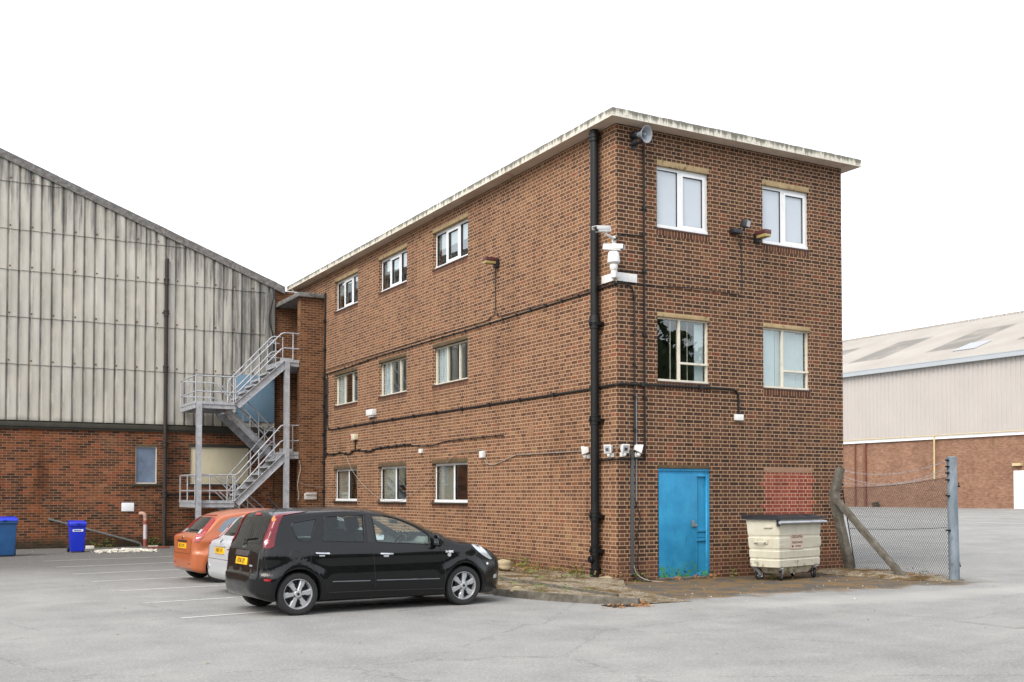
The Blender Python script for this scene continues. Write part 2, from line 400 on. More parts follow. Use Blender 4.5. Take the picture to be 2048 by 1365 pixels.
def oldconc_mat():
    q = W('lichened_concrete'); p = q.pos()
    c = q.ramp(q.noise(p, 7, 6, 0.7), [(0.3, S(84, 79, 71, .7)), (0.55, S(114, 110, 101, .7)), (0.75, S(142, 139, 130, .7))])
    c = q.mix(q.mr(q.noise(p, 3, 5, .7), 0.5, .7, 0, .7), c, S(80, 68, 50, .75))
    q.pbr(c, 0.95, 0, 0.15, q.bump(q.noise(p, 40, 5), 0.6, 0.006)); return q.m
M_OLDCONC = oldconc_mat()

def cladding_mat():
    q = W('stained_fibre_cement'); p = q.pos(); x, y, z = q.xyz(p)[0], q.xyz(p)[1], q.xyz(p)[2]
    base = q.ramp(q.noise(q.scale(p, (1.5, 1, .5)), 1.4, 6, .6), [(0.3, S(176, 173, 164, .82)), (0.7, S(202, 199, 190, .82))])
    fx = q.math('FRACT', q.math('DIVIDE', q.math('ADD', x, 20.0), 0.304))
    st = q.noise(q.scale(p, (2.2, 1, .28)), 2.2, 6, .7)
    # dirt plus painted groove shade in each valley, fading across the rib
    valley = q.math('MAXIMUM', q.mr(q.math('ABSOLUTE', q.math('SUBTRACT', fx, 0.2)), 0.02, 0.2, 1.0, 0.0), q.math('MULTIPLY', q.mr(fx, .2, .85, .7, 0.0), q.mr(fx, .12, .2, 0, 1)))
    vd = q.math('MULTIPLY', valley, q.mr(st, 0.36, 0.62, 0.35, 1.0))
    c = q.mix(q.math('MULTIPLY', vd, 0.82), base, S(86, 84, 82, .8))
    # black algae streaks, heavier in the top sheets and at the right-hand end
    reg = q.math('MAXIMUM', q.mr(q.math('ADD', z, q.math('MULTIPLY', x, 0.375)), 6.2, 8.2, 0.0, 0.22), q.mr(x, -3.6, -1.9, 0.0, 0.26))
    reg = q.math('MULTIPLY', reg, q.mr(z, 4.4, 6.4, 0.25, 1.0))
    s2 = q.noise(q.scale(p, (3.4, 1, .22)), 1.5, 6, .75)
    c = q.mix(q.mr(q.math('ADD', s2, reg), 0.57, 0.85, 0, 0.88), c, S(84, 84, 84, .8))
    c = q.mix(q.mr(q.noise(p, 1.2, 4), .5, .8, 0, .35), c, S(198, 190, 174, .85))
    foot = q.mr(q.math('ADD', z, q.math('MULTIPLY', q.noise(p, 2.5, 4), .3)), 3.85, 4.15, .7, 0.0)
    c = q.mix(foot, c, S(74, 72, 58))
    c = q.mix(q.mr(q.noise(p, 45, 4, .7), .56, .75, 0, .3), c, S(120, 112, 100))
    q.pbr(c, 0.92, 0, 0.15, q.bump(q.noise(p, 35, 4), .25, .004)); return q.m
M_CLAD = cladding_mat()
def verge_mat():
    q = W('mossy_grey_verge'); p = q.pos()
    c = q.ramp(q.noise(q.scale(p, (2, 1, 2)), 4, 6, .75), [(0.3, S(70, 68, 66)), (0.55, S(112, 110, 108)), (0.75, S(150, 148, 144))])
    c = q.mix(q.mr(q.noise(p, 14, 6, .8), .54, .68, 0, .6), c, S(64, 60, 52))
    q.pbr(c, .95, 0, .15, q.bump(q.noise(p, 30, 5), .7, .01)); return q.m
M_VERGE = verge_mat()
M_RUST = plain('rust', S(110, 66, 36, .8), .9, vary=.4, scale=20)
M_BROWNPIPE = plain('rust_brown_iron_pipe', S(44, 38, 34, .8), .75, vary=.45, scale=3, coords='pos', dirt=(S(92, 60, 42, .7), .5))
M_BLUEPANEL = plain('faded_blue_panel', S(104, 134, 156, .85), .55, vary=.1, scale=1.6, coords='pos', dirt=(S(76, 92, 104), .5))
M_BOARD = plain('cream_board', S(196, 188, 162, .9), .7, vary=.07, scale=1.5, coords='pos', dirt=(S(140, 128, 100), .35))
M_LEDGE = plain('dark_mossy_ledge', S(62, 60, 52, .8), .9, vary=.3, scale=4, coords='pos')
M_BLUEDOOR = None
def door_mat():
    q = W('peeling_blue_paint'); p = q.pos(); z = q.xyz(p)[2]
    c = q.ramp(q.noise(p, 2.2, 5, .6), [(0.3, S(26, 122, 170, .82)), (0.7, S(50, 152, 198, .82))])
    st = q.noise(q.scale(p, (6, 6, 1.0)), 2.4, 6, .7)
    c = q.mix(q.mr(st, .58, .72, 0, .7), c, S(22, 78, 116, .8))
    lo = q.mr(z, 0.05, 0.62, 0.16, 0.0)
    pl = q.noise(p, 8, 6, .7)
    c = q.mix(q.mr(q.math('ADD', pl, lo), .66, .69), c, S(74, 148, 96, .8))
    c = q.mix(q.mr(q.math('ADD', q.noise(p, 17, 6, .75), q.math('MULTIPLY', lo, .8)), .69, .72), c, S(40, 46, 44, .8))
    q.pbr(c, .5, 0, .4, q.bump(q.noise(p, 24, 5), .25, .003)); return q.m
M_BLUEDOOR = door_mat()
M_BIN_BLUE = plain('bright_blue_plastic', S(16, 44, 190, .9), .4, vary=.08, scale=4)
M_BIN_STEEL = plain('steel_blue_plastic', S(28, 80, 132, .85), .45, vary=.1, scale=4, dirt=(S(60, 90, 120), .3))
def binpaint():
    q = W('cream_bin_paint'); v = q.objc(); z = q.xyz(v)[2]
    c = q.ramp(q.noise(v, 3, 5), [(0.3, S(194, 189, 169, .84)), (0.7, S(212, 208, 191, .84))])
    lo = q.mr(z, .25, .6, .12, 0.0)
    c = q.mix(q.mr(q.math('ADD', q.noise(v, 5, 6, .7), lo), .62, .74, 0, .8), c, S(108, 102, 62, .8))
    c = q.mix(q.mr(q.noise(v, 3.2, 6, .7), .66, .69, 0, .9), c, S(124, 128, 132, .8))
    c = q.mix(q.mr(q.noise(q.scale(v, (8, 8, .7)), 1.6, 6, .7), .6, .74, 0, .4), c, S(140, 126, 96, .8))
    q.pbr(c, .5, 0, .4); return q.m
M_BINPAINT = binpaint()
M_BLACKPL = plain('black_plastic', S(30, 32, 38), .4, vary=.15, bump=.1)
M_RUBBER = plain('tyre_rubber', S(30, 30, 31), .75, vary=.2, scale=9, bump=.2)
M_ALLOY = plain('grey_alloy', S(176, 178, 182), .34, .5, vary=.05)
M_ALLOY_DK = plain('dark_alloy_recess', S(30, 30, 32), .5, .3, vary=.2)
M_CHROME = plain('chrome', S(210, 212, 216), .12, 1.0, vary=.04)
M_TRIM = plain('dark_car_trim', S(20, 20, 21), .55, vary=.15)
M_SEAT = plain('charcoal_seat_cloth', S(42, 42, 44), .9, vary=.2)
M_DASH = plain('dark_grey_dashboard', S(54, 58, 58), .8, vary=.1)
M_REDLAMP = plain('red_lamp_lens', S(150, 18, 26, .9), .08, vary=.15, scale=14, spec=.8, coat=.6)
M_DKREDLAMP = plain('dark_red_lamp_lens', S(104, 14, 30, .9), .12, vary=.3, scale=11, spec=.4, coat=.25)
M_ORLAMP = plain('amber_lamp_lens', S(210, 110, 30, .9), .08, vary=.15, spec=.8)
M_LINING = plain('light_grey_car_lining', S(150, 156, 152, .85), .9, vary=.05)
M_CLEARLAMP = plain('clear_lamp_lens', S(206, 212, 216, .9), .08, .35, vary=.2, scale=10, spec=.9)
M_PLATE = plain('yellow_number_plate', S(232, 178, 12, .9), .35, vary=.03)
M_INK = plain('black_ink', S(22, 20, 20), .5, vary=.05)
M_LABEL = plain('pale_pink_label', S(206, 186, 170, .85), .5, vary=.05)
M_LABELINK = plain('maroon_ink', S(66, 34, 30), .5, vary=.1)
def paint(name, col, metal=0.0, rough=.3, dirt=.12):
    q = W(name); v = q.objc(); z = q.xyz(v)[2]
    fl = q.noise(v, 420, 2, .6)
    c = q.mix(q.math('MULTIPLY', fl, .05), col, (1, 1, 1, 1)) if metal else q.mix(0.0, col, col)
    d = q.mr(q.math('ADD', z, q.math('MULTIPLY', q.noise(v, 4, 4), .3)), .25, .62, dirt * 2.2, dirt * .25)
    c = q.mix(d, c, S(96, 92, 84, .8))
    q.pbr(c, q.mr(q.noise(v, 5, 4), .3, .7, rough * .85, rough * 1.2), metal, .5 if metal else .12, None, .62, .02); return q.m
M_BLACKCAR = paint('black_car_paint', (0.003, 0.0035, 0.004, 1), 0.0, .3, .008)
M_SILVERCAR = paint('silver_car_paint', S(196, 199, 203, .85), .3, .35, .05)
M_ORANGECAR = paint('burnt_orange_car_paint', S(206, 98, 0, .56), .1, .35, .02)
M_WHCLAD = plain('pale_grey_cladding', S(196, 190, 185, .72), .6, vary=.04, scale=.4, coords='pos', dirt=(S(170, 158, 146), .25))
M_WHITEPAINT = plain('white_paint', S(226, 228, 232, .95), .55, vary=.03, coords='pos')
M_GUTTER = plain('pale_blue_grey_gutter', S(196, 203, 209, .62), .45, vary=.03, scale=.6, coords='pos')
M_YELLOWPIPE = plain('cream_yellow_gas_pipe', S(206, 188, 144, .8), .5, vary=.08, coords='pos')
def whroof():
    q = W('patchy_fibre_cement_roof'); p = q.pos(); x, y, z = q.xyz(p)
    c = q.ramp(q.noise(p, .25, 4), [(0.3, S(192, 186, 178, .58)), (0.7, S(206, 201, 194, .58))])
    by = q.math('FRACT', q.math('DIVIDE', q.math('ADD', y, 3.2), 8.6)); bx = q.math('FRACT', q.math('DIVIDE', q.math('SUBTRACT', x, 59.5), 15.5))
    sh = q.math('MULTIPLY', q.mr(q.math('ABSOLUTE', q.math('SUBTRACT', by, .5)), .2, .24, 1, 0), q.mr(q.math('ABSOLUTE', q.math('SUBTRACT', bx, .5)), .21, .24, 1, 0))
    sh = q.math('MULTIPLY', sh, q.mr(q.noise(p, .4, 3), .3, .6, .5, 1))
    c = q.mix(q.math('MULTIPLY', sh, .7), c, S(140, 138, 134, .5))
    q.pbr(c, .85, 0, .2); return q.m
M_WHROOF = whroof()

def ground_mat():
    q = W('worn_asphalt'); p = q.pos(); x, y, z = q.xyz(p)
    agg = q.node('ShaderNodeTexVoronoi', {'Vector': p, 'Scale': 75.0}).outputs['Distance']
    fine = q.noise(p, 130, 3, .7)
    mid = q.noise(p, 1.3, 6, .62); big = q.noise(p, .22, 5, .6)
    c = q.ramp(q.math('ADD', q.math('MULTIPLY', mid, .5), q.math('MULTIPLY', big, .5)), [(0.34, S(108, 108, 107)), (0.5, S(127, 127, 125)), (0.66, S(144, 143, 140))])
    # pale sandy dust drifted in streaks along the bays
    rot = q.node('ShaderNodeVectorRotate', {'Vector': p, 'Angle': radians(-16)}, rotation_type='Z_AXIS').outputs[0]
    stv = q.noise(q.scale(rot, (.22, 1.3, 1)), .8, 6, .6)
    c = q.mix(q.mr(stv, .55, .78, 0, .38), c, S(160, 157, 147))
    dk = q.noise(q.scale(rot, (.4, 1.0, 1)), .5, 6, .62)
    c = q.mix(q.mr(dk, .54, .76, 0, .4), c, S(94, 94, 96))
    # darker asphalt along the shed and near the bays
    nn = q.math('MULTIPLY', q.math('SUBTRACT', q.noise(p, .5, 5, .6), .5), 5.0)
    yb = q.math('ADD', y, nn)
    bay = q.math('MULTIPLY', q.mr(yb, 4.5, 11.5), q.mr(x, 2.0, -3.0))
    c = q.mix(q.math('MULTIPLY', bay, .93), c, q.mix(q.noise(p, 6, 5, .7), S(50, 49, 47), S(80, 79, 77)))
    bay2 = q.math('MULTIPLY', q.mr(yb, -1.5, 6.0), q.mr(q.math('ADD', x, q.math('MULTIPLY', nn, .2)), -9.2, -7.2))
    bay2 = q.math('MULTIPLY', bay2, q.mr(x, 1, -1))
    c = q.mix(q.math('MULTIPLY', bay2, .4), c, S(84, 83, 82))
    # moss and soil by the end wall and the fence
    ed = q.math('ADD', q.math('ADD', y, q.math('MULTIPLY', x, .02)), q.math('MULTIPLY', q.math('SUBTRACT', q.noise(p, 1.1, 6, .68), .5), 1.9))
    mz = q.math('MULTIPLY', q.mr(ed, -3.45, -2.9), q.mr(q.math('ADD', x, q.math('MULTIPLY', q.math('SUBTRACT', q.noise(p, 1.6, 5), .5), 1.2)), 6.6, 5.6))
    mz = q.math('MULTIPLY', mz, q.mr(x, -2.4, -1.9))
    mz = q.math('MULTIPLY', mz, q.mr(y, 3.0, 1.5))
    # fines
    c = q.mix(q.mr(agg, .15, .5, .28, 0), c, S(74, 73, 72))
    c = q.mix(q.mr(fine, .5, .7, 0, .5), c, S(184, 182, 176))
    c = q.mix(q.mr(q.noise(p, 34, 5, .75), .56, .7, 0, .55), c, S(82, 81, 80))
    c = q.mix(q.mr(q.noise(p, 5, 6, .75), .55, .75, 0, .4), c, S(150, 149, 145))
    c = q.mix(q.mr(q.noise(p, 0.9, 6, .72), .6, .72, 0, .35), c, S(96, 95, 95))
    c = q.mix(q.mr(q.noise(p, 62, 2, .6), .5, .66, 0, .42), c, S(90, 89, 88))
    c = q.mix(q.mr(q.noise(p, 28, 3, .65), .5, .68, 0, .32), c, S(176, 175, 170))
    c = q.mix(q.mr(q.noise(q.scale(p, (1, 1, 1)), 2.1, 7, .75), .58, .7, 0, .35), c, S(100, 99, 98))
    # hairline cracks
    vor = q.node('ShaderNodeTexVoronoi', {'Vector': q.scale(p, (.28, .28, .28)), 'Scale': 1.0}, feature='DISTANCE_TO_EDGE').outputs[0]
    crk = q.math('ADD', vor, q.math('MULTIPLY', q.math('SUBTRACT', q.noise(p, 2.5, 6, .7), .5), .12))
    c = q.mix(q.mr(q.math('ABSOLUTE', crk), .0, .006, .35, 0), c, S(70, 70, 70))
    mos = q.ramp(q.noise(p, 9, 7, .8), [(0.36, S(44, 40, 35, .8)), (0.48, S(70, 63, 54, .8)), (0.58, S(88, 80, 68, .8)), (0.7, S(120, 112, 98, .8))])
    mos = q.mix(q.mr(q.noise(p, 1.7, 7, .72), .44, .56, 0, .92), mos, q.mix(q.noise(p, 13, 5, .7), S(84, 62, 28, .75), S(138, 104, 46, .75)))
    mos = q.mix(q.mr(q.noise(p, 1.3, 6, .7), .55, .68, 0, .7), mos, S(52, 49, 45, .8))
    c = q.mix(q.math('MULTIPLY', mz, .9), c, mos)
    band = q.mr(q.math('ABSOLUTE', q.math('ADD', q.math('ADD', y, 4.5), q.math('MULTIPLY', nn, .25))), .1, .8, .34, 0)
    c = q.mix(q.math('MULTIPLY', band, q.mr(x, -2.5, 0)), c, S(168, 166, 160))
    h = q.math('ADD', q.math('MULTIPLY', agg, -.6), q.math('MULTIPLY', fine, .5))
    q.pbr(c, q.mr(mid, .3, .7, .78, .92), 0, .3, q.bump(h, .5, .006)); return q.m
M_GROUND = ground_mat()
def gravel_mat():
    q = W('weedy_gravel'); p = q.pos()
    v = q.node('ShaderNodeTexVoronoi', {'Vector': p, 'Scale': 42.0}); d = v.outputs['Distance']; col = v.outputs['Color']
    g = q.ramp(q.xyz(col)[0], [(0.0, S(96, 84, 68, .85)), (0.5, S(132, 120, 100, .85)), (1.0, S(176, 166, 148, .85))])
    c = q.mix(q.mr(q.noise(p, 1.6, 6, .7), .45, .62), g, q.ramp(q.noise(p, 7, 5, .7), [(.35, S(72, 60, 40, .8)), (.6, S(104, 80, 44, .8)), (.75, S(88, 86, 40, .8))]))
    q.pbr(c, .95, 0, .15, q.bump(q.math('MULTIPLY', d, -1), .9, .015)); return q.m
M_GRAVEL = gravel_mat()
def linemat():
    q = W('worn_white_line'); p = q.pos()
    c = q.mix(q.mr(q.noise(p, 9, 6, .75), .5, .66, 0, .8), S(192, 192, 187), S(128, 127, 125))
    q.pbr(c, .85, 0, .2); return q.m
M_LINE = linemat()
def leafmat(name, cols):
    q = W(name); r = q.node('ShaderNodeNewGeometry').outputs['Random Per Island']
    q.pbr(q.ramp(r, cols), .8, 0, .2); return q.m
M_WEED = leafmat('rusty_weed_leaves', [(0, S(84, 52, 34, .8)), (.3, S(126, 80, 48, .8)), (.5, S(150, 116, 72, .8)), (.7, S(84, 88, 46, .8)), (1, S(66, 82, 40, .8))])
M_DRY = leafmat('dry_orange_leaves', [(0, S(120, 74, 40, .8)), (.5, S(160, 112, 68, .8)), (.8, S(182, 150, 104, .8)), (1, S(96, 64, 38, .8))])
M_GREEN = leafmat('green_leaves', [(0, S(52, 74, 24, .9)), (.5, S(84, 112, 40, .9)), (1, S(120, 132, 58, .9))])
M_RUBBLE = plain('white_plaster_rubble', S(206, 202, 190, .9), .95, vary=.25, scale=9, coords='pos')
M_STONE = plain('pale_stone', S(160, 146, 118, .85), .95, vary=.25, scale=7, coords='pos')
# ================================================================== GROUND
def gz(x): return 0.0 if x < 12 else (0.58 if x > 60 else (x - 12) / 48 * 0.58)
g = MB()
gx = [-700, -60, -14, -6, 2, 12, 24, 36, 48, 60, 90, 1600]; gy = [-700, -60, -14, -6, 2, 14, 30, 70, 140, 1600]
for i in range(len(gx) - 1):
    for j in range(len(gy) - 1):
        x0, x1, y0, y1 = gx[i], gx[i + 1], gy[j], gy[j + 1]
        g.face([(x0, y0, gz(x0)), (x1, y0, gz(x1)), (x1, y1, gz(x1)), (x0, y1, gz(x0))])
g.build('ground', M_GROUND, kind='structure')
# bay lines, worn white, about 2.4 m apart
for (sx, sy) in [(-8.59, 12.0), (-8.57, 9.52), (-8.52, 7.07), (-8.465, 4.877), (-8.39, 2.58), (-8.37, 0.283), (-8.316, -1.98)]:
    d = Vector((1, .17, 0)).normalized(); n = Vector((-d.y, d.x, 0)) * .033
    a = Vector((sx, sy, .004)); b = a + d * 5.35
    m = MB(); m.face([a - n, b - n, b + n, a + n]); m.build('parking_line', M_LINE, kind='structure')
for (x0, y0, x1, y1) in [(34, 12.5, 34, 42), (41, 14, 41, 50)]:
    m = MB(); m.face([(x0 - .1, y0, gz(x0) + .004), (x0 + .1, y0, gz(x0 + .1) + .004), (x1 + .1, y1, gz(x1 + .1) + .004), (x1 - .1, y1, gz(x1) + .004)])
    m.build('yard_line', M_LINE, kind='structure')

# raised verge along the long wall
vm = MB()
out = [(-2.12, -3.60), (-2.42, -3.17), (-2.70, -2.72), (-2.93, -2.16), (-3.08, -1.6), (-3.16, -1.0), (-3.2, 0.2), (-3.2, 14.5)]
inn = [(-2.05, -3.5), (-2.12, -3.05), (-2.17, -2.6), (-2.15, -1.9), (-2.14, -1.1), (-2.12, -.2), (-2.1, .7), (-2.1, 14.5)]
def kerb(line, wd, z1, name, jit=.012):
    m = MB(); pts = [Vector((x, y, 0)) for x, y in line]; path = []
    for a, b in zip(pts, pts[1:]):
        n = max(1, int((b - a).length / .35))
        for k in range(n): path.append(a + (b - a) * k / n)
    path.append(pts[-1]); L = []
    for i, p in enumerate(path):
        d = (path[min(i + 1, len(path) - 1)] - path[max(i - 1, 0)]).normalized(); n = Vector((-d.y, d.x, 0))
        j = random.uniform(-jit, jit); z = z1 + random.uniform(-jit, jit)
        q = [p - n * (wd / 2 + j), p - n * (wd / 2 - .005 + j), p - n * (wd / 2 - .03 + j), p + n * (wd / 2 - .03), p + n * (wd / 2)]
        L.append([Vector((q[0].x, q[0].y, -.02)), Vector((q[1].x, q[1].y, z - .03)), Vector((q[2].x, q[2].y, z)), Vector((q[3].x, q[3].y, z)), Vector((q[4].x, q[4].y, -.02))])
    for a, b in zip(L, L[1:]):
        for k in range(4): m.face([a[k], a[k + 1], b[k + 1], b[k]], smooth=True)
    m.face(list(reversed(L[0]))); m.face(L[-1])
    return m.build(name, M_OLDCONC, kind='structure', angle=40)
kerb(out, .14, .115, 'kerb')
kerb(inn[1:], .07, .135, 'edging_kerb', .008)
s = MB()
for i in range(len(out) - 1):
    s.face([(out[i][0], out[i][1], .085), (out[i + 1][0], out[i + 1][1], .085), (inn[i + 1][0], inn[i + 1][1], .09), (inn[i][0], inn[i][1], .09)])
s.build('raised_verge', M_GRAVEL, kind='structure')
s = MB(); wl = [-1.05, -1.0, -.95, -.85, -.6, 0, 0, 0]; wz = [.004, .004, .006, .015, .04, .06, .07, .07]
for i in range(len(inn) - 1):
    y0, y1 = inn[i][1], inn[i + 1][1]; z0, z1 = .02 + .03 * min(3, i), .02 + .03 * min(3, i + 1)
    s.face([(inn[i][0], y0, z0), (inn[i + 1][0], y1, z1), (wl[i + 1], y1, wz[i + 1]), (wl[i], y0, wz[i])])
s.build('gravel_strip', M_GRAVEL, kind='structure', fix=False)
# low bank of soil the fence stands in
n = 30; rr = lambda a: 1 + .14 * sin(3 * a + 1) + .08 * sin(7 * a); s = MB(); R_ = []
for k, (f, z) in enumerate(((1, .004), (.82, .05), (.55, .085), (.2, .09))): R_.append([(5.62 + f * .8 * rr(a) * cos(a), -.95 + f * 1.75 * rr(a) * sin(a), z + .006 * sin(5 * a + k)) for a in [2 * pi * i / n for i in range(n)]])
for A, B in zip(R_, R_[1:]):
    for i in range(n): s.face([A[i], A[(i + 1) % n], B[(i + 1) % n], B[i]], smooth=True)
s.face(R_[-1]); s.build('fence_soil', M_GRAVEL, kind='structure')
m = MB(); m.box(-2.62, -2.2, -3.68, -3.36, .002, .012, M=None)
for k in range(7): m.box(-2.6 + k * .055, -2.575 + k * .055, -3.66, -3.38, .012, .018)
tag(m.build('drain_grate', M_BROWNPIPE), 'rusty iron drain grate beside the rounded end of the kerb', 'drain')
m = MB(); m.box(.25, 1.15, -8.05, -7.15, .0, .006); m.box(.3, 1.1, -8.0, -7.2, .006, .01)
tag(m.build('manhole_cover', plain('asphalt_filled_cover', S(128, 127, 124), .85, vary=.15, scale=8)), 'flat square manhole cover filled with asphalt in the open yard', 'manhole')

# ================================================================== BRICK OFFICE BUILDING
BW, BD, BH = 5.82, 19.0, 8.58
bld = thing('brick_building', 'three storey brown brick office block with flat concrete roof and blue door', 'building', (0, 0, 0))
FO = [(.94, 2.21, 6.73, 8.04), (3.60, 4.88, 6.73, 8.04), (.94, 2.21, 3.79, 5.11), (3.60, 4.88, 3.79, 5.11), (.944, 2.205, .0, 2.19)]
LY = [(13.31, 15.30), (9.72, 11.68), (6.13, 8.10)]
LZ = [(7.29, 8.31), (4.36, 5.40), (1.43, 2.49)]
LO = [(a, b, c, d) for (a, b) in LY for (c, d) in LZ]
def wall(mb, to3, a0, a1, z0, z1, ops, depth, mi=0):
    A = sorted({a0, a1} | {v for o in ops for v in o[:2]}); Z = sorted({z0, z1} | {v for o in ops for v in o[2:]})
    for i in range(len(A) - 1):
        for j in range(len(Z) - 1):
            ca, cz = (A[i] + A[i + 1]) / 2, (Z[j] + Z[j + 1]) / 2
            if any(o[0] < ca < o[1] and o[2] < cz < o[3] for o in ops): continue
            mb.face([to3(A[i], 0, Z[j]), to3(A[i + 1], 0, Z[j]), to3(A[i + 1], 0, Z[j + 1]), to3(A[i], 0, Z[j + 1])], mi)
    for o in ops:
        b, c, d, e = o
        for p, r in (((b, d), (b, e)), ((b, e), (c, e)), ((c, e), (c, d)), ((c, d), (b, d))):
            mb.face([to3(p[0], 0, p[1]), to3(r[0], 0, r[1]), to3(r[0], depth, r[1]), to3(p[0], depth, p[1])], mi)
f3 = lambda a, d, z: (a, d, z)
l3 = lambda a, d, z: (d, a, z)
m = MB(); wall(m, f3, 0, BW, 0, BH, FO, .2)
m.face([(BW, 0, 0), (BW, BD, 0), (BW, BD, BH), (BW, 0, BH)]); m.face([(BW, BD, 0), (0, BD, 0), (0, BD, BH), (BW, BD, BH)])
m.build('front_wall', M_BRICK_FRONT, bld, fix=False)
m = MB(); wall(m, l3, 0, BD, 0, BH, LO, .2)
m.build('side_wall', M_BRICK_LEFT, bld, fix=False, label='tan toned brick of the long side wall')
# flat concrete roof slab: rough edge, painted soffit
m = MB(); X0, X1, Y0, Y1 = -.30, 6.10, -.31, 19.25
def ring(z, inset=0, jit=0):
    P = []
    def seg(ax, ay, bx, by, n):
        for k in range(n): P.append((ax + (bx - ax) * k / n, ay + (by - ay) * k / n, z + random.uniform(-jit, jit)))
    a, b, c, d = X0 + inset, X1 - inset, Y0 + inset, Y1 - inset
    seg(a, c, b, c, 44); seg(b, c, b, d, 10); seg(b, d, a, d, 6); seg(a, d, a, c, 120); return P
r0, r1, r2, r3 = ring(8.58), ring(8.725, 0, .004), ring(8.745, .02, .006), ring(8.75, .12, .006)
for a, b in ((r0, r1), (r1, r2), (r2, r3)):
    for i in range(len(a)): j = (i + 1) % len(a); m.face([a[i], a[j], b[j], b[i]], 0)
m.face([(X0 + .12, Y0 + .12, 8.75), (X1 - .12, Y0 + .12, 8.75), (X1 - .12, Y1 - .12, 8.75), (X0 + .12, Y1 - .12, 8.75)], 0)
m.face([(X0, Y1, 8.58), (X1, Y1, 8.58), (X1, Y0, 8.58), (X0, Y0, 8.58)], 1)
rf = m.build('roof_slab', [M_SLAB, M_SOFFIT], bld, fix=False, merge=False)
# floors and partitions seen through the panes
m = MB()
for z in (.35, 3.05, 5.95): m.box(.21, BW - .05, .21, BD - .05, z, z + .1)
m.box(3.3, 3.4, .21, BD - .05, .45, 8.4); m.box(.21, 5.7, 4.2, 4.3, .45, 8.4); m.box(.21, 3.3, 9.0, 9.1, .45, 8.4); m.box(.21, 3.3, 12.3, 12.4, .45, 8.4)
m.box(.21, 5.7, .21, 18.9, 8.42, 8.5)
m.build('interior_walls', M_ROOM, bld)
m = MB(); m.box(1.0, 1.32, .5, .53, 3.7, 4.02); m.box(1.0, 1.32, .5, .53, 4.12, 4.55)
m.build('white_board', M_WHITEPAINT, bld)

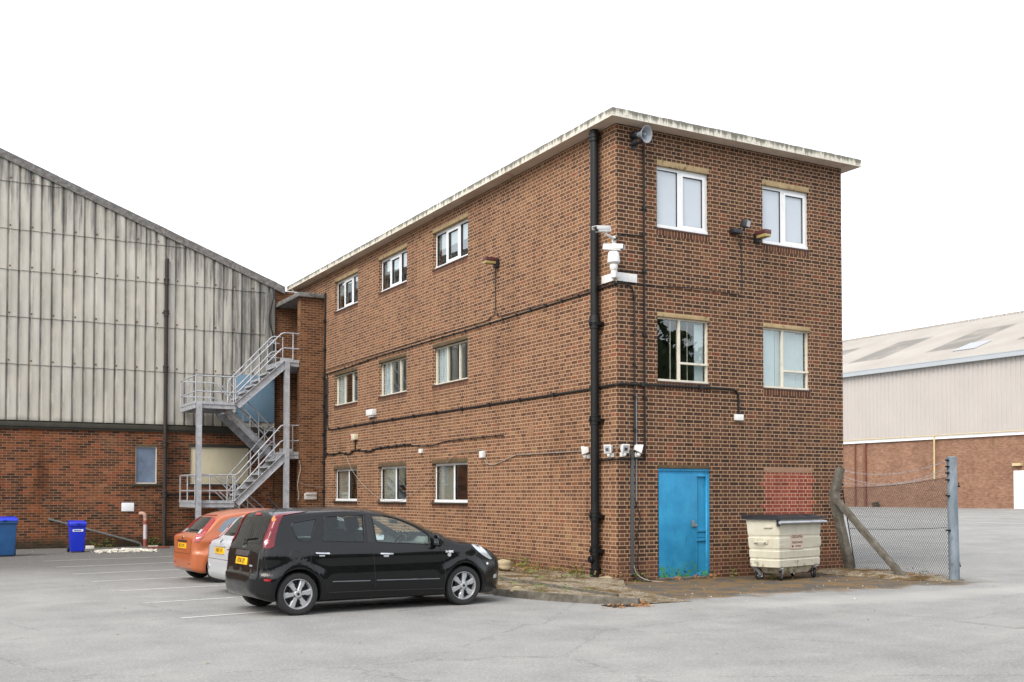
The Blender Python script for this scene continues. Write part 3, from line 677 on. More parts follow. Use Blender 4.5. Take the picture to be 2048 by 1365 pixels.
def window(to, wd, z0, z1, kind, lintel, rec, label=None):
    """to(t, d, z): t from the viewer's left, d inwards.  z1 is the head of the opening, the lintel fills its top"""
    zl = z1 - lintel
    fr = MB(); panes = []; H = zl - z0
    def B(mb, t0, t1, d0, d1, a, b, mi=0):
        P = [to(t, d, z) for z in (a, b) for d in (d0, d1) for t in (t0, t1)]
        mb.add(P, [(0, 1, 3, 2), (4, 6, 7, 5), (0, 4, 5, 1), (1, 5, 7, 3), (3, 7, 6, 2), (2, 6, 4, 0)], mi)
    r0, r1 = rec, rec + .06
    def light(t0, t1, a, b, sash=0.0, mat=None, d=None):
        """a glazed light; with its own sash when sash > 0; black gasket round the glass"""
        if sash:
            for q in ((t0, t0 + sash, a, b), (t1 - sash, t1, a, b), (t0 + sash, t1 - sash, a, a + sash), (t0 + sash, t1 - sash, b - sash, b)):
                B(fr, q[0], q[1], r0 - .012, r1 - .012, q[2], q[3])
            t0 += sash; t1 -= sash; a += sash; b -= sash
        gk = .008
        if kind.startswith('upvc'):
            for q in ((t0, t0 + gk, a, b), (t1 - gk, t1, a, b), (t0, t1, a, a + gk), (t0, t1, b - gk, b)):
                B(fr, q[0], q[1], r0 + .006, r1 - .01, q[2], q[3], 1)
        panes.append((t0 + gk * .5, t1 - gk * .5, a + gk * .5, b - gk * .5, r0 + .03, mat))
    white = kind.startswith('upvc'); fw = .058 if white else .032
    B(fr, 0, fw, r0, r1, z0, zl); B(fr, wd - fw, wd, r0, r1, z0, zl); B(fr, fw, wd - fw, r0, r1, zl - fw, zl)
    sill_h = .07 if white else .045
    B(fr, 0, wd, r0 - .03, r1, z0, z0 + sill_h)
    za, zb = z0 + sill_h, zl - fw
    if kind == 'upvc2':
        a = wd * .425; B(fr, a, a + .075, r0, r1, za, zb)
        light(fw, a, za, zb, 0, M_FROST); light(a + .075, wd - fw, za, zb, .055, M_FROST)
    elif kind == 'upvc3':
        a, b = wd * .30, wd * .67
        B(fr, a, a + .07, r0, r1, za, zb); B(fr, b, b + .07, r0, r1, za, zb)
        light(fw, a, za, zb); light(a + .07, b, za, zb, .06); light(b + .07, wd - fw, za, zb)
    elif kind == 'upvc2b':
        a = wd * .52; B(fr, a, a + .08, r0, r1, za, zb)
        light(fw, a, za, zb); light(a + .08, wd - fw, za, zb)
        for c in (.25, .72): B(fr, wd * c - .22, wd * c + .22, r0 - .012, r0, zl - .042, zl - .02); B(fr, wd * c - .22, wd * c + .22, r0 - .014, r0 - .0121, zl - .046, zl - .042, 1)
    elif kind == 'steel2':
        a = wd * .43; B(fr, a, a + .05, r0, r1, za, zb); light(fw, a, za, zb)
        zt = za + (zb - za) * .27; B(fr, a + .05, wd - fw, r0 - .01, r1, zt, zt + .04); B(fr, wd - fw, wd + .012, r0 - .03, r0, zt + .005, zt + .035)
        B(fr, wd - .03, wd + .012, r0 - .035, r0, zb + .0, zb + .03)
        light(a + .05, wd - fw, za, zt); light(a + .05, wd - fw, zt + .04, zb)
        B(fr, wd * .335, wd * .335 + .018, r1 + .05, r1 + .06, za, zb)
        for (t0, t1) in ((.02, wd * .335), (wd * .335 + .02, wd * .66), (wd * .66, wd * .95)): B(fr, t1, t1 + .014, r1 + .04, r1 + .05, za, zb)
    elif kind == 'steel3':
        for c in (.34, .68): B(fr, wd * c - .02, wd * c + .02, r0, r1, za, zb)
        for t0, t1 in ((fw, wd * .34 - .02), (wd * .34 + .02, wd * .68 - .02), (wd * .68 + .02, wd - fw)): light(t0, t1, za, zb)
        for zz in (z0 + .03, zl - .05): B(fr, -.004, .06, r0 - .06, r0 - .03, zz, zz + .03)
    o = fr.build('window', [M_UPVC if white else M_CREAM, M_SEAL], bld, fix=True, merge=False)
    if label: o['label'] = label
    for (t0, t1, a, b, d, mat) in panes:
        pm = MB(); B(pm, t0, t1, d, d + .006, a, b); pm.build('pane', mat or M_GLASS, o)
    return o, B
def lintel(B, o, wd, z1, lh, mat, over=.0):
    mb = MB(); B(mb, 0, wd, -.004, .19, z1 - lh, z1); mb.build('lintel', mat, o, bevel=.004)
def sillpart(B, o, wd, z0, mat, proud=.03, h=.035):
    mb = MB(); B(mb, -.01, wd + .01, -.004, .06, z0 - h - .108, z0 - h - .001); mb.build('brick_on_edge_course', M_SOLDIER, o)
    mb = MB(); B(mb, -.01, wd + .01, -proud, .08, z0 - h, z0); mb.build('sill', mat, o, bevel=.004)
for (a0, a1, z0, z1) in FO[:4]:
    top = z0 > 6; wd = a1 - a0
    to = lambda t, d, z, a0=a0: (a0 + t, d, z)
    o, B = window(to, wd, z0, z1, 'upvc2' if top else 'steel2', .11 if top else .085, .065)
    lintel(B, o, wd, z1, .11 if top else .085, M_LINTEL); sillpart(B, o, wd, z0, M_SILL, .012)
    if not top:
        mb = MB(); B(mb, wd * .80, wd * .97, .16, .17, z0 + .06, z1 - .15)
        if a0 > 3: B(mb, .04, wd * .33, .145, .15, z0 + .05, z1 - .12); B(mb, wd * .36, wd * .80, .17, .18, z0 + .03, z1 - .12)
        mb.build('blind', M_CURT, o)
for (a, b) in LY:
    for zi, (z0, z1) in enumerate(LZ):
        wd = b - a; to = lambda t, d, z, b=b: (d, b - t, z)
        o, B = window(to, wd, z0, z1, ('upvc3', 'steel3', 'upvc2b')[zi], .095, .1)
        lintel(B, o, wd, z1, .095, M_LINTEL if zi == 0 else M_LINTEL_DK); sillpart(B, o, wd, z0, M_SILL if zi < 2 else M_LEDGE, .02 if zi < 2 else .05)
        t0, t1, mt = ((.06, wd * .95, M_CURT_GREY), (.05, wd * .30, M_CURT), (.06, wd * .47, M_ROOM))[zi]
        mb = MB(); B(mb, t0, t1, .175, .18, z0 + (.5 if zi == 0 else .06), z1 - .12); mb.build('blind', mt, o)
# blue door set
dm = MB(); x0, x1, zt = .944, 2.205, 2.125
dm.box(x0, x1, .03, .1, 2.03, zt); dm.box(x0, x0 + .02, .03, .1, .05, 2.03); dm.box(x1 - .035, x1, .02, .1, .05, 2.03)
dm.box(x0 - .001, x1 + .001, .012, .03, 2.075, zt - .002); dm.box(1.845, 1.89, .015, .1, .05, 2.03); dm.box(x1 - .085, x1 - .035, .03, .1, .05, 2.03)
dm.box(1.89, x1 - .085, .03, .1, 1.97, 2.03); dm.box(1.89, x1 - .085, .028, .1, .90, .955); dm.box(1.89, x1 - .085, .028, .1, .72, .765); dm.box(1.89, x1 - .085, .03, .1, .05, .12)
door = dm.build('door', M_BLUEDOOR, bld, bevel=.004)
m = MB(); m.box(x0 + .022, 1.843, .008, .05, .045, 2.028); lf = m.build('door_leaf', M_BLUEDOOR, door, bevel=.005)
m = MB(); m.box(1.88, x1 - .08, .062, .075, .05, 2.0); m.box(1.9, x1 - .095, .05, .062, .79, .88); m.build('side_panel', M_BLUEDOOR, door)
m = MB(); m.box(1.745, 1.80, -.03, .008, 1.0, 1.12); m.box(1.80, 1.86, -.024, .010, 1.0, 1.05); m.tube([(1.83, -.024, 1.02), (1.83, -.05, 1.02)], .016, 8); m.build('padlock', M_CONDUIT, door, bevel=.006)
m = MB(); m.box(x0 - .03, x1 + .05, -.09, .06, .0, .045); m.build('doorstep', M_OLDCONC, door, bevel=.012)
m = MB(); m.box(x0, x1, -.004, .19, zt, 2.19); m.build('lintel', M_LINTEL_DK, door, bevel=.003)
m = MB(); m.box(x0, x1, .11, .12, .0, 2.1); m.build('backing', M_ROOM_DK, door)
# bricked-up window: bright red infill toothed into the old brick
m = MB(); m.box(3.62, 4.90, -.0035, .05, .9, 2.07)
for k, z in enumerate((1.35, 1.8, .975)): m.box(3.62 - .115 - .0 * k, 3.6199, -.0035, .04, z + .004, z + .071); m.box(4.9001, 5.02, -.0035, .04, z + .079, z + .146)
m.build('bricked_up_opening', M_BRICK_NEW, bld)
m = MB(); m.box(3.6, 4.92, -.005, .05, 2.075, 2.17); m.build('lintel', plain('pink_cement_lintel', S(150, 118, 96, .8), .9, vary=.15, scale=8, coords='pos'), bld)
# fin wall and recess behind it, canopy on top
m = MB(); m.box(-.765, -.002, 16.3, 16.6, 0, 7.86); m.box(-.92, -.002, 18.64, 18.9, 0, 8.45); m.build('fin_wall', M_BRICK_FIN, bld)
m = MB(); m.box(-.88, -.004, 16.15, 18.62, 7.86, 8.0); cn = m.build('canopy', M_VERGE, bld, bevel=.015)
m = MB(); m.lathe([(.0, -.14), (.07, -.12), (.09, -.06), (.07, 0)], Matrix.Translation((-.45, 17.2, 7.86)), 16); m.build('bulkhead_lamp', M_LAMPGLASS, cn)

# ================================================================== THINGS FIXED TO THE BUILDING
# soil pipe
px, py = -.13, .54
m = MB(); m.tube([(px, py, .02), (px, py, 8.575)], .082, 20)
dp = m.build('downpipe', M_BLACKPIPE); tag(dp, 'thick black iron downpipe up the long brick wall beside the near corner', 'downpipe')
for z in (8.44, 4.86, 3.03, 1.21, .56, .15):
    m = MB(); T = Matrix.Translation((px, py, z))
    m.lathe([(.083, -.09), (.098, -.085), (.098, -.02), (.108, -.015), (.108, .0), (.098, .005), (.098, .06), (.108, .065), (.108, .085), (.083, .09)], T, 20)
    if z not in (8.44, .15): m.box(px - .12, px - .09, py - .03, py + .03, z - .03, z + .03); m.box(px - .02, px + .128, py - .14, py + .14, z - .03, z + .03)
    m.build('collar', M_BLACKPIPE, dp)
m = MB(); m.lathe([(.0, .13), (.06, .13), (.07, .12), (.07, .0)], Matrix.Translation((px, py, .4)) @ Matrix.Rotation(-pi / 2, 4, 'Y'), 16); m.build('inspection_cap', M_BLACKPIPE, dp)
m = MB(); m.tube([(px, py, 4.88), (px, py + .0, 5.02)], [.115, .1], 16); m.build('socket', M_BLACKPIPE, dp)

# horn loudspeaker
hd = Vector((.28, -.94, -.16)).normalized()
H = Matrix.Translation((.45, -.33, 8.345)) @ hd.to_track_quat('Z', 'Y').to_matrix().to_4x4()
hs = thing('horn_speaker', 'grey horn loudspeaker high on the end wall under the roof slab', 'loudspeaker', (.45, 0, 8.3))
Li = hs.matrix_basis.inverted()
def PT(o, child):  # keep world place when the parent has a location
    child.parent = o; child.matrix_parent_inverse = o.matrix_basis.inverted(); return child
m = MB(); m.lathe([(.03, -.2), (.045, -.19), (.06, -.12), (.09, -.05), (.13, -.005), (.155, .02), (.162, .02), (.158, .008), (.13, -.02), (.085, -.08), (.05, -.15), (.02, -.17)], H, 28)
PT(hs, m.build('horn', M_HORN))
m = MB(); m.lathe([(.0, -.02), (.02, -.022), (.03, -.04), (.03, -.16)], H, 16); PT(hs, m.build('horn_core', M_HORN))
m = MB(); m.lathe([(.0, -.33), (.07, -.33), (.075, -.31), (.075, -.21), (.05, -.19)], H, 20); PT(hs, m.build('driver', M_BLACKPL))
m = MB(); m.box(.36, .42, -.28, -.001, 8.2, 8.23); m.box(.34, .44, -.012, -.001, 8.14, 8.34); m.tube([(.39, -.25, 8.23), (.40, -.24, 8.34)], .012, 6); PT(hs, m.build('bracket', M_BLACKPL))

# bullet camera on a bracket at the corner
bc = thing('security_camera', 'white bullet security camera on a bracket above the pan tilt camera', 'camera', (0, 0, 6.33), group='security cameras on the corner')
cd = Vector((-.93, -.28, -.17)).normalized(); c0 = Vector((-.20, -.06, 6.53))
R = cd.to_track_quat('X', 'Z').to_matrix().to_4x4(); R.translation = c0
m = MB(); m.box(0, .37, -.052, .052, -.045, .05, M=R); PT(bc, m.build('housing', M_WPLAST, bevel=.018, seg=3))
m = MB(); m.box(.005, .43, -.06, .06, .056, .066, M=R); m.box(.05, .43, -.062, -.056, .0, .066, M=R); m.box(.05, .43, .056, .062, .0, .066, M=R); PT(bc, m.build('sunshield', M_WPLAST, bevel=.003))
m = MB(); m.box(.371, .376, -.038, .038, -.034, .036, M=R); PT(bc, m.build('lens', M_LENS))
m = MB(); m.tube([R @ Vector((.12, 0, -.045)), R @ Vector((.12, 0, -.085)), (-.12, .0, 6.42), (-.012, .06, 6.38)], .022, 10); m.box(-.02, -.001, .02, .12, 6.28, 6.46); PT(bc, m.build('bracket', M_WPLAST))
# pan-tilt camera on a corner plate
pc = thing('pan_tilt_camera', 'white pan tilt security camera standing on a plate round the brick corner', 'camera', (0, 0, 5.6), group='security cameras on the corner')
m = MB(); m.box(-.022, -.002, .0, .465, 5.61, 5.77); m.box(.0, .458, -.022, -.002, 5.61, 5.77); m.box(-.03, .0, -.03, .0, 5.60, 5.8)
PT(pc, m.build('corner_plate', M_WPLAST, bevel=.003))
m = MB(); m.tube([(-.0, -.0, 5.69), (-.09, -.09, 5.65), (-.2, -.2, 5.66), (-.2, -.2, 5.76)], [.055, .06, .06, .05], 14); PT(pc, m.build('arm', M_WPLAST))
T = Matrix.Translation((-.2, -.2, 5.74))
m = MB(); m.lathe([(.05, 0), (.07, .03), (.075, .1), (.07, .115), (.06, .12), (.09, .13), (.115, .15), (.118, .17), (.1, .33), (.085, .35), (.0, .355)], T, 24); PT(pc, m.build('pan_head', M_WPLAST))
m = MB(); m.box(-.23, -.17, -.24, -.16, 6.07, 6.13); PT(pc, m.build('tilt_yoke', M_DASH))
hd = Vector((.55, -.8, -.14)).normalized(); R = hd.to_track_quat('X', 'Z').to_matrix().to_4x4(); R.translation = (-.2, -.2, 6.165)
m = MB(); m.box(-.2, .16, -.055, .055, -.05, .055, M=R); PT(pc, m.build('housing', M_WPLAST, bevel=.02, seg=3))
m = MB(); m.box(-.2, .2, -.062, .062, .057, .066, M=R); m.box(.0, .2, -.063, -.057, -.02, .066, M=R); m.box(.0, .2, .057, .063, -.02, .066, M=R); PT(pc, m.build('sunshield', M_WPLAST, bevel=.003))
m = MB(); m.box(.161, .165, -.042, .042, -.038, .04, M=R); PT(pc, m.build('lens', M_LENS))

# four small white floodlights round the corner
def flood(base, nrm, aim, label, first=[None]):
    t = thing('floodlight', label, 'floodlight', base, 0, 'white floodlights round the corner')
    n = Vector(nrm); side = Vector((-n.y, n.x, 0)); b = Vector((0, 0, 0))
    Rb = Matrix((( n.x, side.x, 0, 0), (n.y, side.y, 0, 0), (0, 0, 1, 0), (0, 0, 0, 1)))
    m = MB(); m.box(.002, .07, -.04, .04, -.045, .04, M=Rb); m.build('base', M_WPLAST, t, bevel=.01)
    ball = Rb @ Vector((.1, 0, 0)); m = MB(); m.lathe([(0, -.04), (.028, -.03), (.04, 0), (.028, .03), (0, .04)], Matrix.Translation(ball), 12)
    m.tube([Rb @ Vector((.05, 0, 0)), ball, ball + Vector((0, 0, .06))], .018, 8); m.build('joint', M_WPLAST, t)
    a = Vector(aim).normalized(); R = a.to_track_quat('X', 'Z').to_matrix().to_4x4(); R.translation = ball + Vector((0, 0, .115)) - a * .03
    m = MB(); q = lambda x, s, zz: [R @ Vector((x, -s, -zz)), R @ Vector((x, s, -zz)), R @ Vector((x, s, zz)), R @ Vector((x, -s, zz))]
    A, Bq = q(-.05, .05, .05), q(.09, .078, .085)
    m.add(A + Bq, [(3, 2, 1, 0), (4, 5, 6, 7), (0, 1, 5, 4), (1, 2, 6, 5), (2, 3, 7, 6), (3, 0, 4, 7)]); m.build('head', M_WPLAST, t, bevel=.015, seg=3)
    m = MB(); m.box(.0905, .094, -.055, .055, -.06, .062, M=R); m.box(.094, .097, -.03, .03, -.035, .02, M=R, mi=1); m.build('lens', [M_LAMPGLASS, M_LENS], t)
flood((0, .93, 2.36), (-1, 0, 0), (-.75, .62, -.12), 'small white floodlight left of the black downpipe on the long wall')
flood((0, .12, 2.36), (-1, 0, 0), (-.75, -.35, -.12), 'small white floodlight between the black downpipe and the brick corner')
flood((.1, 0, 2.37), (0, -1, 0), (-.12, -.9, -.2), 'small white floodlight facing straight out beside the grey cable trunking')
flood((.42, 0, 2.37), (0, -1, 0), (.92, -.34, -.25), 'small white floodlight turned away to the right, nearest the blue door')

# black halogen floodlight on the end wall
t = thing('black_floodlight', 'black halogen floodlight between the two top windows of the end wall', 'floodlight', (2.85, 0, 6.9))
a = Vector((.35, -.85, -.22)).normalized(); R = a.to_track_quat('X', 'Z').to_matrix().to_4x4(); R.translation = (3.03, -.17, 7.02)
m = MB(); m.box(-.09, .04, -.085, .085, -.08, .075, M=R); PT(t, m.build('head', M_BLACKPL, bevel=.012))
m = MB(); m.box(.041, .046, -.068, .068, -.06, .058, M=R); PT(t, m.build('lens', M_LAMPGLASS))
m = MB(); m.box(2.72, 2.95, -.14, -.001, 6.82, 6.9); m.tube([(2.9, -.1, 6.86), (3.0, -.15, 6.95)], .025, 8); PT(t, m.build('bracket', M_BLACKPL, bevel=.01))
def security_lamp(loc, out, side, label):
    """flat maroon lamp on a black wall box, yellowed lens beneath"""
    t = thing('wall_lamp', label, 'lamp', loc, 0, 'maroon wall lamps'); o, s = Vector(out), Vector(side)
    R = Matrix(((o.x, s.x, 0, 0), (o.y, s.y, 0, 0), (0, 0, 1, 0), (0, 0, 0, 1)))
    m = MB(); m.box(.001, .1, -.07, .07, -.1, .1, M=R); m.build('wall_box', M_BLACKPL, t, bevel=.015)
    m = MB(); m.box(.08, .36, -.085, .085, .03, .115, M=R); m.build('hood', M_BROWNPL, t, bevel=.008)
    m = MB(); m.box(.1, .355, -.08, .08, -.03, .03, M=R); m.build('diffuser', M_YELLOWPL, t, bevel=.012)
security_lamp((0, 4.62, 6.80), (-1, 0, 0), (0, 1, 0), 'maroon wall lamp with yellowed lens high on the long side wall')
security_lamp((3.42, 0, 6.80), (0, -1, 0), (1, 0, 0), 'maroon wall lamp with yellowed lens beside a top end wall window')
def wallbox(name, x, y, z, out, wd, hh, dd, mat, label, cat='box', low=None):
    m = MB()
    if out == 'L': m.box(-dd, -.001, y - wd / 2, y + wd / 2, z - hh / 2, z + hh / 2)
    else: m.box(x - wd / 2, x + wd / 2, -dd, -.001, z - hh / 2, z + hh / 2)
    if low: m.box(-low[0], -.001, y - low[1], y + low[1], z - hh / 2 - low[2], z - hh / 2 - .001)
    return tag(m.build(name, mat, bevel=.008), label, cat)
t = wallbox('vent_hood', 0, 12.05, 3.95, 'L', .46, .17, .14, M_WPLAST, 'white plastic vent hood under the middle row of side windows', 'vent', (.1, .18, .05))
t = wallbox('isolator_switch', 0, 13.4, 3.32, 'L', .34, .17, .12, plain('cream_plastic', S(200, 192, 168, .9), .5), 'cream isolator switch with a red handle above the cable run', 'switch')
m = MB(); m.box(-.15, -.121, 13.5, 13.56, 3.27, 3.37); m.build('switch_handle', M_REDLAMP, t)
wallbox('junction_box', 0, 8.72, 2.74, 'L', .14, .11, .07, M_WPLAST, 'tiny white junction box above the ground floor window gap', 'box')
wallbox('junction_box', 0, 5.3, 2.54, 'L', .16, .15, .09, M_WPLAST, 'small white junction box feeding a looped white cable', 'box')
wallbox('junction_box', 2.91, 0, 3.155, 'F', .19, .12, .08, M_WPLAST, 'small white junction box at the end of the black conduit on the end wall', 'box')
for y, z, r in ((12.72, 8.19, .1), (3.17, 2.99, .13), (8.4, 3.02, .09)):
    m = MB(); m.lathe([(0, .006), (r * .8, .006), (r, .001), (r, -.01)], Matrix.Translation((-.001, y, z)) @ Matrix.Rotation(-pi / 2, 4, 'Y'), 16)
    m.build('mortar_patch', plain('mortar_patch', S(150, 112, 84, .75), .95, vary=.1, coords='pos'), bld)
m = MB(); m.box(-.62, -.22, 16.24, 16.299, 1.47, 1.66); m.box(-.6, -.24, 16.2, 16.24, 1.62, 1.69)
tag(m.build('letter_box', plain('chipped_white_box', S(190, 186, 180, .9), .5, vary=.15, scale=14), bevel=.008), 'chipped white metal box on the brick fin near the fire escape', 'box')

# ---- conduits and cables, clipped to the brick
def cable(name, pts, r, mat, label, clips=0.0, cat='cable', sm=False, n=6):
    r *= .8; P = smooth_path(pts, 5) if sm else [Vector(p) for p in pts]
    m = MB(); m.tube(P, r, n)
    if clips:
        acc = 0
        for a, b in zip(P, P[1:]):
            L = (b - a).length; s = clips - acc
            while s < L:
                c = a + (b - a) * s / L; k = r * 1.6; m.box(c.x - k, c.x + k, c.y - k, c.y + k, c.z - k, c.z + k); s += clips
            acc = (acc + L) % clips
    return tag(m.build(name, mat), label, cat)
q = -.022
cable('cable', [(q, 16.15, 5.42), (q, 13.9, 5.45), (q, 11.6, 5.5), (q, 7.95, 5.51), (q, 6.2, 5.5), (q, 4.7, 5.51), (q, 3.3, 5.52), (q, .9, 5.53), (q, .0, 5.55), (.05, q, 5.57), (.2, q, 5.57), (.32, q, 5.53), (.38, q, 5.4), (.39, q, 5.2), (.385, q, 2.3)], .019, M_CABLE, 'thick black cable along the long wall under the top windows, round the corner', .62)
cable('cable', [(q, 16.15, 5.56), (q, 12, 5.58), (q, 8, 5.61), (q, 5.2, 5.58), (q, 4.86, 5.65), (q, 4.76, 5.68), (q, 4.72, 5.8), (q, 4.72, 6.74)], .011, M_CABLE, 'thin black cable rising to the maroon lamp on the long wall', .8)
cable('cable', [(q, 4.68, 5.8), (q, 4.62, 5.62), (q, 4.4, 5.6), (q, 2.4, 5.56), (q, .9, 5.6), (q, -.0, 5.62), (.05, q, 5.6), (.65, q, 5.59), (1.98, q, 5.64), (2.9, q, 5.61), (3.0, q, 5.64), (3.03, q, 5.8), (3.02, q, 6.45), (2.98, q, 6.7), (3.02, q, 6.82)], .010, M_CABLE, 'thin black cable crossing the end wall and rising to the black floodlight', .55)
cable('conduit', [(-.04, 16.05, 8.02), (-.04, 16.1, 5.5), (-.04, 16.12, 5.3), (-.035, 16.12, 1.0)], .034, M_CABLE, 'bundle of black cables down the corner beside the brick fin', .9)
cable('conduit', [(q, 15.95, 5.45), (q, 15.84, 5.3), (q, 15.84, 3.78), (q, 15.78, 3.68), (q, 15.5, 3.645), (q, 10.5, 3.67), (q, 7.1, 3.66), (q, 4.5, 3.66), (q, .9, 3.655), (q, -.01, 3.67), (.05, q, 3.685), (.8, q, 3.70), (2.7, q, 3.715), (2.86, q, 3.69), (2.92, q, 3.6), (2.925, q, 3.2)], .03, M_CABLE, 'black conduit wrapping both walls to the white junction box', 1.4)
cable('cable', [(q, 16.0, 5.3), (q, 15.98, 2.98), (q, 15.9, 2.9), (q, 15.2, 2.87), (q, 14.6, 2.9), (q, 13.95, 2.83), (q, 13.4, 2.93), (q, 12.3, 2.86), (q, 11.6, 2.92), (q, 9.4, 2.94)], .028, M_CABLE, 'sagging bundle of black cables under the isolator switch', .55, sm=True)
cable('cable', [(q, 9.5, 2.93), (q, 8.7, 2.87), (q, 7.9, 2.87), (q, 7.1, 2.93), (q, 4.35, 2.94)], .015, M_CABLE, 'single black cable continuing along the wall to a blue tipped end', .6, sm=True)
cable('cable', [(q, 13.4, 3.24), (q, 13.42, 2.95)], .02, M_CABLE, 'short black cable dropping from the isolator switch')
cable('cable', [(q, 14.45, 2.9), (-.03, 14.2, 2.84), (-.05, 13.7, 2.42), (-.06, 13.1, 2.1), (-.06, 12.3, 1.78), (-.05, 11.5, 1.53), (-.05, 10.8, 1.45), (-.05, 9.9, 1.46), (-.05, 9.4, 1.6), (-.03, 8.8, 1.78), (-.03, 7.7, 2.2), (q, 6.6, 2.63), (q, 6.1, 2.62), (q, 5.4, 2.66), (q, 5.35, 2.6)], .008, M_WCABLE, 'loose white cable hanging across the ground floor side windows', sm=True)
cable('cable', [(q, 5.28, 2.48), (q, 5.2, 2.38), (q, 4.9, 2.29), (q, 4.5, 2.34), (q, 3.75, 2.48), (q, 3.2, 2.48), (q, 1.03, 2.47)], .013, M_WCABLE, 'white cable looping from a junction box to the first floodlight', 1.1, sm=True)
cable('cable', [(q, .78, 2.47), (q, .4, 2.46), (q, .2, 2.48), (q, .02, 2.5), (.08, q, 2.5)], .010, M_WCABLE, 'short white cable between the floodlights behind the downpipe', sm=True)
cable('conduit', [(.62, q, 8.25), (.62, q, 2.3)], .026, M_CABLE, 'black conduit dropping from the horn loudspeaker down the end wall', 1.2)
cable('conduit', [(-.02, .1, 6.44), (-.03, .0, 6.38), (.02, -.03, 6.42), (.1, q, 6.5), (.6, q, 6.51)], .016, M_CABLE, 'black conduit from the bullet camera to the vertical conduit')
cable('conduit', [(.02, q, 5.80), (.6, q, 5.82)], .016, M_CABLE, 'black conduit from the pan tilt camera to the vertical conduit')
cable('conduit', [(q, .75, 2.27), (q, .0, 2.28), (q, q, 2.28), (.64, q, 2.30)], .02, M_CABLE, 'black conduit linking the floodlights below their bases')
for a, b in ((.10, -.05), (.42, -.05), (.62, -.05)):
    pass
m = MB(); m.box(.30, .365, -.035, -.001, .12, 2.46); tag(m.build('cable_trunking', plain('grey_trunking', S(76, 78, 80, .85), .5, coords='pos'), bevel=.004), 'dark grey cable trunking from the floodlights to the ground', 'trunking')
cable('conduit', [(.43, q, 3.5), (.425, q, 1.5)], .018, M_CONDUIT, 'thin galvanised steel conduit beside the dark trunking', 0)
cable('cable', [(.40, q, 1.5), (.42, -.03, 1.42), (.50, -.03, 1.22), (.46, -.03, 1.0), (.42, -.03, .86), (.47, -.03, .66), (.44, -.03, .5), (.44, -.04, .25), (.50, -.06, .12), (.6, -.1, .06), (.72, -.14, .02)], .014, M_CABLE, 'wavy loose black cable hanging below the steel conduit', sm=True)
cable('cable', [(.33, -.04, .14), (.36, -.06, .08), (.45, -.16, .03), (.56, -.3, .015)], .018, M_CABLE, 'black cable tail lying on the ground at the wall foot', sm=True)
cable('cable', [(.35, -.04, .3), (.40, -.07, .14), (.52, -.18, .04), (.66, -.34, .012), (.76, -.38, .012)], .012, M_WCABLE, 'frayed white cable end lying on the ground by the corner', sm=True)
cable('cable', [(-.79, 16.28, 2.7), (-.74, 16.27, 2.45), (-.8, 16.27, 2.2), (-.84, 16.27, 1.9), (-.8, 16.27, 1.6), (-.83, 16.27, 1.45)], .016, M_WCABLE, 'white cable dangling down the edge of the brick fin', sm=True)
cable('cable', [(-.8, 16.27, 2.0), (-.55, 16.26, 1.93), (-.3, 16.26, 1.87), (-.03, 16.26, 1.86), (q, 15.9, 1.9), (q, 15.2, 1.95)], .008, M_WCABLE, 'thin white wire strung across the brick fin', sm=True)
# ================================================================== OLD SHED (gable towards the yard)
Ys = 18.6; SX0, SX1 = -26.0, -.93
slope = lambda x: 8.52 + .382 * (-1.07 - x)
shed = thing('industrial_shed', 'large shed with stained fibre cement gable above a red brick base', 'shed', (-9, Ys, 0))
m = MB()
lv = [3.84, 5.51, 6.92, 8.32, 9.53, 10.95, 12.3, 13.65, 15.0, 16.4, 17.8, 19.2]
PER = .304; base = -20.0
prof = [(.0, .044), (.06, .040), (.12, .012), (.16, .0), (.22, .0), (.27, .014), (.33, .040), (.40, .046), (.62, .05), (.88, .048)]
xs = []; k0 = math.floor((SX0 - base) / PER)
k = k0
while True:
    done = False
    for fx, d in prof:
        x = base + (k + fx) * PER
        if x > SX1: done = True; break
        xs.append((x, d, k))
    if done: break
    k += 1
xs.append((SX1, .04, k))
rng = random.Random(3)
for r in range(len(lv) - 1):
    z0, z1 = lv[r], lv[r + 1] + .05
    prev = None; jit = {}
    for x, d, kk in xs:
        top = min(z1, slope(x) + .02)
        if top <= z0 + .01: prev = None; continue
        j = jit.setdefault((kk * 3 + int((x - base) / PER * 2) % 2), rng.uniform(-.008, .008)) if r else 0
        b = (x, Ys - d - .026, z0 + j); b2 = (x, Ys - d - .014, z0 + j); t = (x, Ys - d - .002, top)
        if prev:
            m.face([prev[0], b, t, prev[2]], 0, True); m.face([prev[1], b2, b, prev[0]], 0, False)
        prev = (b, b2, t)
    if r and r < 7:
        for kk in range(k0, k, 2):
            x = base + (kk + .32) * PER + rng.uniform(-.01, .01)
            if x > SX1 or slope(x) < z0 + .12: continue
            m.lathe([(.026, -.004), (.024, .014), (.0, .02)], Matrix.Translation((x, Ys - .066, z0 + .11)) @ Matrix.Rotation(pi / 2, 4, 'X'), 8, 1)
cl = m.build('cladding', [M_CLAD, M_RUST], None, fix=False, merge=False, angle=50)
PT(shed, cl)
m = MB(); f3s = lambda a, d, z: (a, Ys + d + .02, z)
wall(m, f3s, SX0, SX1, 0, 3.9, [(-5.31, -4.66, 1.965, 3.19), (-3.63, -1.735, 1.97, 3.19)], .14)
m.face([(SX1, Ys + .02, 0), (SX1, Ys + 6, 0), (SX1, Ys + 6, 8.4), (SX1, Ys + .02, 8.4)])
PT(shed, m.build('brick_base', M_BRICK_SHED, fix=False))
m = MB(); m.box(SX0, SX1, Ys - .085, Ys + .018, 3.66, 3.80); m.box(SX0, SX1, Ys - .02, Ys + .018, 3.80, 3.9); m.box(SX0, SX1, Ys - .05, Ys + .019, 3.6, 3.66); PT(shed, m.build('ledge', M_LEDGE, bevel=.008))
